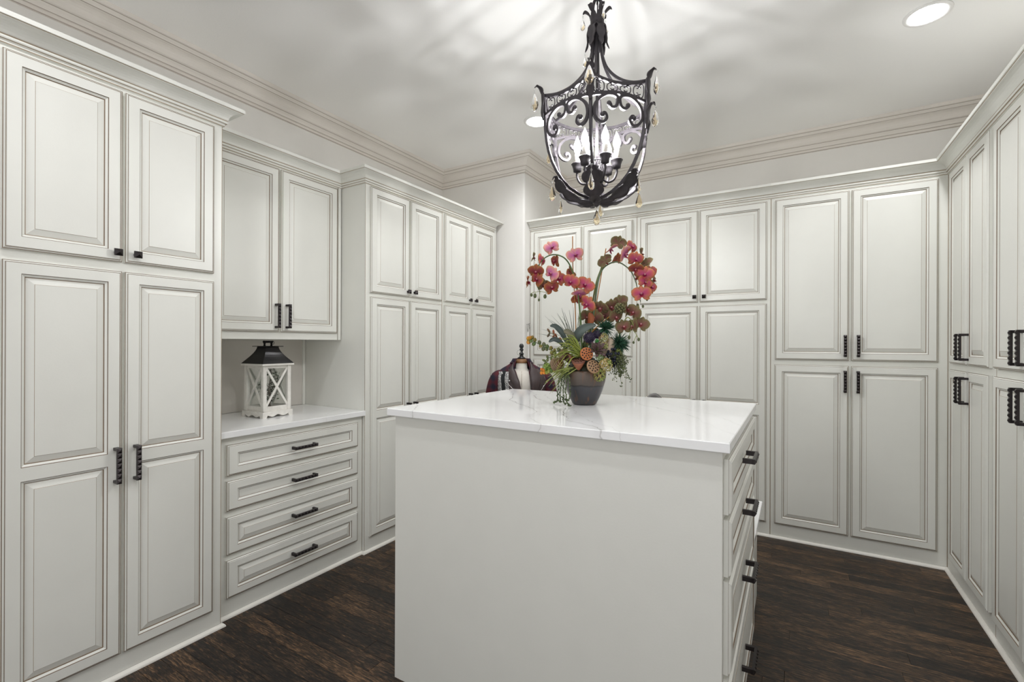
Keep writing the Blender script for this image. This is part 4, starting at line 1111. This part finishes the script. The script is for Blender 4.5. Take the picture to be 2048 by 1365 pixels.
stem('stake', [(1178, 690, -.01), (1190, 664, -.012), (1230, 630, -.012)], .0024, .0024, STAKE)
# green artichoke-like head
mb = MB(); mb.ball((0, 0, 0), .018, 10, 7, col=(0.08, .075, .03))
for k in range(46):
    a = k * 2.39996; zz = 1 - 2 * (k + .5) / 46; r = math.sqrt(1 - zz * zz); dv = Vector((r * math.cos(a), r * math.sin(a), zz))
    g = rf.uniform(.6, 1.5); c = dv * .021; mb.ball(c, .0052, 6, 4, col=(0.14 * g, .135 * g, .06 * g))
mb.build('green_seed_head', M['leafy'], FA, L3(1242, 620, -.022))

# broad orchid leaves
def blade_leaf(pts, W, col, col2, cup=.35, up=(0, -1, .3)):
    P = catmull([L3(*p) for p in pts], 5); n = len(P) - 1
    mb = MB(); upv = Vector(up)
    def fn(u, v):
        x = u * n; i = min(n - 1, int(x)); p = P[i].lerp(P[i + 1], x - i); t = (P[min(n, i + 1)] - P[max(0, i)]).normalized()
        sd = t.cross(upv).normalized(); nn = sd.cross(t); s = (v - .5) * 2
        wd = W * math.sin(PI * (0.10 + 0.86 * u)) ** .75
        return p + sd * s * wd * .5 + nn * cup * (s * s) * wd * .5
    mb.slab(fn, n, 6, .0016, colfn=lambda u, v: mixc(col, col2, abs(v - .5) * 1.6)); return mb.build('orchid_leaf', M['leafy'], FA)
blade_leaf([(1153, 688, -.03), (1158, 672, -.045), (1170, 660, -.055), (1192, 653, -.05)], .040, (0.10, .125, .115), (0.055, .075, .065))
blade_leaf([(1152, 690, -.03), (1146, 678, -.05), (1136, 668, -.06), (1129, 667, -.065)], .034, (0.25, .23, .16), (0.12, .13, .075), up=(0.2, -1, .2))
blade_leaf([(1140, 690, .0), (1128, 668, .0), (1116, 656, .0), (1105, 655, -.005)], .026, (0.085, .11, .105), (0.05, .07, .06))
blade_leaf([(1136, 700, -.04), (1122, 686, -.05), (1110, 682, -.055), (1101, 687, -.06)], .022, (0.07, .09, .09), (0.04, .05, .045))
blade_leaf([(1176, 700, .05), (1184, 684, .05), (1192, 668, .05), (1206, 660, .05)], .034, (0.06, .08, .05), (0.035, .05, .03))
# rust coloured bract
blade_leaf([(1184, 652, .0), (1186, 640, -.008), (1183, 628, -.012)], .030, (0.42, .13, .05), (0.28, .07, .03))

# purple thistles
for px, py, d, r in ((1180, 678, -.05, .027), (1197, 672, -.035, .021)):
    mb = MB(); mb.ball((0, 0, 0), r * .8, 10, 7, col=(0.030, .022, .045))
    n = 150
    for k in range(n):
        a = k * 2.39996; zz = 1 - 2 * (k + .5) / n; q = math.sqrt(1 - zz * zz); dv = Vector((q * math.cos(a), q * math.sin(a), zz)); g = rf.uniform(.5, 1.6)
        e = dv.orthogonal().normalized() * r * .07; f2 = dv.cross(e)
        mb.col = (0.055 * g, .040 * g, .085 * g)
        i = [mb.av(dv * r * .75 + e), mb.av(dv * r * .75 - e * .5 + f2), mb.av(dv * r * .75 - e * .5 - f2), mb.av(dv * r * rf.uniform(1.0, 1.2))]
        mb.af((i[0], i[1], i[3])); mb.af((i[1], i[2], i[3])); mb.af((i[2], i[0], i[3]))
    mb.build('thistle_head', M['leafy'], FA, L3(px, py, d))

# hydrangea clusters
def hydrangea(px, py, d, r, c1, c2, n=26):
    mb = MB()
    for k in range(n):
        a = k * 2.39996; zz = 1 - 2 * (k + .5) / n; q = math.sqrt(1 - zz * zz); dv = Vector((q * math.cos(a), q * math.sin(a), zz)); c = dv * r
        e = dv.orthogonal().normalized(); f2 = dv.cross(e); s = rf.uniform(.0058, .0085); ro = rf.uniform(0, PI)
        col = mixc(c1, c2, rf.random())
        for j in range(4):
            an = ro + j * PI / 2; t = e * math.cos(an) + f2 * math.sin(an); b = dv.cross(t)
            mb.col = col; i = [mb.av(c, mixc(col, (0.2, .25, .06), .5)), mb.av(c + t * s + b * s * .6 + dv * .001), mb.av(c + t * s * 1.35 + dv * .002), mb.av(c + t * s - b * s * .6 + dv * .001)]
            mb.af(i, 0, False)
    mb.build('hydrangea', M['petal'], FA, L3(px, py, d))
hydrangea(1208, 679, -.045, .020, (0.33, .34, .12), (0.45, .28, .15))
hydrangea(1207, 694, -.055, .017, (0.32, .34, .13), (0.40, .30, .16), 20)
hydrangea(1208, 730, -.088, .028, (0.27, .33, .09), (0.42, .27, .10), 36)
hydrangea(1196, 750, -.092, .024, (0.24, .30, .08), (0.36, .26, .09), 30)
hydrangea(1197, 716, -.082, .013, (0.22, .34, .14), (0.30, .38, .18), 14)
hydrangea(1098, 735, -.05, .016, (0.20, .32, .05), (0.25, .36, .08), 16)
# succulents
def succulent(px, py, d, n, L, W, c1, c2, tilt=60, name='succulent'):
    mb = MB()
    for k in range(n):
        a = k * 2.39996; el = R(20 + 55 * (1 - k / n)); l = L * (0.55 + .45 * k / n)
        di = Vector((math.cos(a) * math.cos(el), math.sin(a) * math.cos(el), math.sin(el))); sd = Vector((-math.sin(a), math.cos(a), 0)); nn = di.cross(sd)
        def fn(u, v):
            s = (v - .5) * 2; wd = W * math.sin(PI * (.12 + .85 * u)) ** .8
            return di * l * u + sd * s * wd * .5 + nn * (-.12 * l * u * u + .25 * s * s * wd * .5)
        mb.slab(fn, 5, 3, .0014, colfn=lambda u, v: mixc(c1, c2, u))
    mb.build(name, M['leafy'], FA, L3(px, py, d), (R(tilt), 0, 0))
succulent(1192, 703, -.078, 20, .050, .017, (0.16, .17, .08), (0.070, .018, .040), 62)
succulent(1228, 726, -.045, 18, .036, .014, (0.02, .022, .035), (0.012, .013, .024), 60)
succulent(1232, 706, -.03, 14, .030, .014, (0.03, .03, .045), (0.016, .015, .028), 40)
succulent(1193, 686, -.075, 7, .015, .010, (0.06, .22, .06), (0.05, .20, .05), 70)
# navy berries
mb = MB()
for k in range(34):
    dv = Vector((rf.gauss(0, 1), rf.gauss(0, 1), rf.gauss(0, 1))).normalized(); c = Vector((dv.x * .026, dv.y * .018, dv.z * .028)); mb.ball(c, .0062, 7, 5, col=(0.012, .014, .03))
tag(mb.build('navy_berries', M['leafy'], FA, L3(1226, 712, -.055)), kind='stuff')
# beige cone of dried palm
mb = MB(); mb.col = (0.50, .40, .30); mb.lathe([(0.0, .042), (0.016, .028), (0.030, -.01), (0.034, -.035), (0.0, -.042)], 14, sm=True); mb.build('dried_cone', M['leafy'], FA, L3(1222, 694, -.02), (R(8), R(12), 0))
# pine tufts
def tuft(px, py, d, r, n, di):
    mb = MB(); di = Vector(di).normalized()
    for k in range(n):
        v = (di * rf.uniform(.1, .9) + Vector((rf.gauss(0, .75), rf.gauss(0, .55), rf.gauss(0, .75)))).normalized(); g = rf.uniform(.5, 1.5)
        l = r * rf.uniform(.7, 1.1); s = v.orthogonal().normalized() * .0017; s2 = v.cross(s)
        mb.col = (0.028 * g, .085 * g, .048 * g)
        o = di * r * -.15
        i = [mb.av(o + s), mb.av(o - s * .5 + s2), mb.av(o - s * .5 - s2)]; j = [mb.av(o + v * l * .7 + (x) * .8) for x in (s, -s * .5 + s2, -s * .5 - s2)]; t = mb.av(o + v * l + Vector((0, 0, -.003)))
        for q in range(3): mb.af((i[q], i[(q + 1) % 3], j[(q + 1) % 3], j[q])); mb.af((j[q], j[(q + 1) % 3], t))
    mb.build('pine_tuft', M['leafy'], FA, L3(px, py, d))
tuft(1214, 658, -.03, .050, 170, (0.2, -.6, .4)); tuft(1241, 689, -.03, .056, 190, (0.5, -.6, -.1)); tuft(1150, 690, .03, .04, 60, (-.5, 0, .6))
# lotus pods
def lotus(px, py, d, r, h, rx, rz, col, col2):
    P = put('lotus_pod', None, FA, L3(px, py, d), (R(rx), 0, R(rz)))
    mb = MB(); mb.smooth = True; mb.col = col2; mb.lathe([(0.004, -h), (r * .45, -h * .75), (r * .85, -h * .25), (r, -.002)], 22); mb.col = col
    mb.lathe([(r, -.002), (r * .98, .0015), (r * .90, .003), (0, .004)], 22); mb.build('pod_cup', M['leafy'], P)
    mb = MB(); mb.col = (0.02, .010, .006)
    for rr, n in ((0, 1), (r * .36, 5), (r * .70, 10)):
        for k in range(n):
            a = 2 * PI * k / n + rr * 50; mb.lathe([(0.0, .0046), (.0032, .0046), (.0034, .0032)][::-1], 8, (rr * math.cos(a), rr * math.sin(a), 0), sm=False)
    tag(mb.build('seed_holes', M['leafy'], P), kind='stuff')
lotus(1171, 709, -.100, .028, .034, 76, 8, (0.44, .14, .045), (0.30, .085, .03))
lotus(1183, 733, -.108, .030, .036, 66, 22, (0.33, .20, .11), (0.24, .12, .06))
lotus(1156, 722, -.092, .029, .044, 22, -12, (0.16, .065, .045), (0.30, .105, .055))
lotus(1137, 718, -.072, .020, .034, 100, -60, (0.20, .08, .05), (0.30, .12, .06))
# woven balls
for px, py, d, r in ((1117, 731, -.050, .030), (1131, 711, -.040, .023)):
    W_ = put('woven_ball', None, FA, L3(px, py, d)); mb = MB()
    mb.ball((0, 0, 0), r * .88, 14, 9, mi=1)
    for k in range(10):
        z = r * (-.92 + 1.84 * k / 9); q = math.sqrt(max(0, r * r - z * z)); mb.tube([(q * math.cos(2 * PI * j / 16), q * math.sin(2 * PI * j / 16), z) for j in range(16)], .0026, 5, closed=True)
    o = mb.build('woven_strands', [M['rattan'], M['cap_wood']], W_, rot=(R(60), R(25), R(20)))
# yellow-green grass
def grass(name, n, base, ends, col, col2, w_=.0030, sag=.02):
    mb = MB()
    for k in range(n):
        b = L3(base[0] + rf.gauss(0, base[3]), base[1] + rf.gauss(0, base[3] * .7), base[2] + rf.gauss(0, .012)); e = ends[k % len(ends)]
        t = L3(e[0] + rf.gauss(0, 5), e[1] + rf.gauss(0, 4), e[2] + rf.gauss(0, .012)); m = b.lerp(t, .5) + Vector((rf.gauss(0, .004), 0, sag * rf.uniform(.6, 1.4)))
        P = catmull([b, m, t], 5); c = mixc(col, col2, rf.random()); nn = len(P)
        mb.tube(P, [w_ * (1 - .85 * (i / (nn - 1)) ** 1.5) for i in range(nn)], 5, flat=.5, cols=[c] * nn)
    return tag(mb.build(name, M['leafy'], FA), kind='stuff')
grass('grass_blades', 38, (1158, 712, -.07, 6), [(1120, 690, -.09), (1112, 712, -.09), (1126, 700, -.11), (1106, 722, -.09), (1138, 680, -.09), (1118, 738, -.10)], (0.33, .36, .06), (0.20, .26, .06), .0042, .026)
grass('grass_blades', 20, (1146, 738, -.06, 5), [(1096, 762, -.07), (1104, 772, -.06), (1112, 784, -.05), (1118, 760, -.08), (1106, 752, -.08)], (0.36, .38, .11), (0.20, .27, .07), .0046, .014)
grass('dark_blades', 16, (1152, 690, .0, 6), [(1110, 630, .02), (1131, 627, .01), (1103, 642, .03), (1090, 655, .02), (1084, 672, .02), (1104, 640, .0), (1146, 616, .03)], (0.07, .09, .055), (0.045, .06, .04), .0022, .010)
grass('grass_blades', 14, (1170, 700, .02, 8), [(1186, 630, .02), (1162, 632, .02), (1200, 650, .03)], (0.16, .20, .07), (0.10, .14, .05), .0022, .004)
# leafy sprigs
def sprig(pts, n, L, W, cols, d=0):
    P = catmull([L3(*p) for p in pts], 6); mb = MB(); mb.col = (0.07, .10, .04); mb.tube(P, .0016, 5)
    for k in range(n):
        i = int((k + .5) / n * (len(P) - 1)); p = P[i]; t = (P[i + 1] - P[i]).normalized()
        for sg in (-1, 1):
            di = (t * .35 + Vector((rf.gauss(0, .35), rf.gauss(-.25, .3), sg * .9 + rf.gauss(0, .2)))).normalized(); sd = di.cross(Vector((0, -1, .2))).normalized(); nn = sd.cross(di); c = cols[rf.randrange(len(cols))]
            mb.slab(lambda u, v: p + di * L * (u + .1) + sd * (v - .5) * W * math.sin(PI * (.1 + .86 * u)) ** .6 + nn * .0015 * math.sin(PI * v), 4, 2, .0012, colfn=lambda u, v: mixc(c, (c[0] * 1.4, c[1] * .9, c[2]), u))
    mb.build('leafy_sprig', M['leafy'], FA)
sprig([(1135, 705, -.04), (1110, 704, -.05), (1088, 694, -.055), (1064, 681, -.05)], 9, .018, .016, [(0.08, .15, .045), (0.12, .18, .05), (0.09, .13, .06), (0.16, .17, .04)])
sprig([(1066, 683, -.05), (1061, 684, -.05)], 2, .018, .018, [(0.42, .28, .03), (0.36, .22, .03)])
sprig([(1120, 740, -.05), (1105, 738, -.06), (1094, 742, -.06)], 5, .018, .016, [(0.12, .24, .04), (0.09, .18, .04), (0.20, .28, .05)])
sprig([(1095, 745, -.06), (1085, 742, -.06)], 2, .014, .015, [(0.50, .24, .03), (0.46, .20, .02)])
sprig([(1140, 700, -.02), (1125, 684, -.02), (1112, 672, -.02), (1102, 668, -.02)], 5, .020, .009, [(0.22, .09, .035), (0.12, .09, .04), (0.08, .08, .04)])
sprig([(1128, 720, -.04), (1108, 716, -.05), (1096, 722, -.05), (1092, 734, -.05)], 6, .014, .010, [(0.07, .12, .035), (0.10, .15, .05)])
sprig([(1195, 700, .04), (1215, 712, .05), (1228, 730, .05)], 6, .018, .012, [(0.05, .09, .03), (0.08, .12, .03)])
# hanging seed spray on the right
mb = MB(); mb.col = (0.09, .11, .045); ends = []
for k in range(34):
    b = L3(1222, 705, -.05); e = L3(rf.gauss(1242, 8.5), rf.uniform(712, 762), rf.gauss(-.05, .018))
    if k == 0: e = L3(1243, 772, -.05)
    m = b.lerp(e, .5) + Vector((.008, 0, .010)); P = catmull([b, m, e], 4); mb.tube(P, .0009, 4); ends += P[4:]
for p in ends:
    for j in range(3):
        g = rf.uniform(.6, 1.7); c = p + Vector((rf.gauss(0, .006), rf.gauss(0, .006), rf.gauss(0, .005))); mb.ball(c, rf.uniform(.0022, .0034), 5, 4, col=(0.085 * g, .105 * g, .04 * g))
tag(mb.build('seed_spray', M['leafy'], FA), kind='stuff')
hydrangea(1236, 706, -.04, .014, (0.22, .27, .07), (0.26, .30, .09), 16)
# trailing bead strings over the rim at the left
for k, (px, py, d) in enumerate(((1112, 806, -.03), (1124, 803, -.055), (1132, 807, -.075), (1140, 809, -.095), (1122, 790, -.02))):
    b = L3(1134, 742, -.055); hp = L3(1121 + k * 4.5, 757, -.065 - .004 * k); lo_ = L3(1118 + k * 5, 796, -.055 - .010 * k); e = L3(px, py, d)
    e.z = max(e.z, .004); P = catmull([b, hp, lo_, e], 16)
    mb = MB(); mb.col = (0.06, .09, .035); mb.tube(P[::3] + [P[-1]], .0009, 4)
    for i, p in enumerate(P):
        g = rf.uniform(.6, 1.6); o = Vector((rf.gauss(0, .0022), rf.gauss(0, .0022), rf.gauss(0, .0012))); c = p + o; c.z = max(c.z, .0034)
        mb.ball(c, .0033, 5, 4, col=(0.075 * g, .105 * g, .042 * g))
    tag(mb.build('bead_string', M['leafy'], FA), kind='stuff')
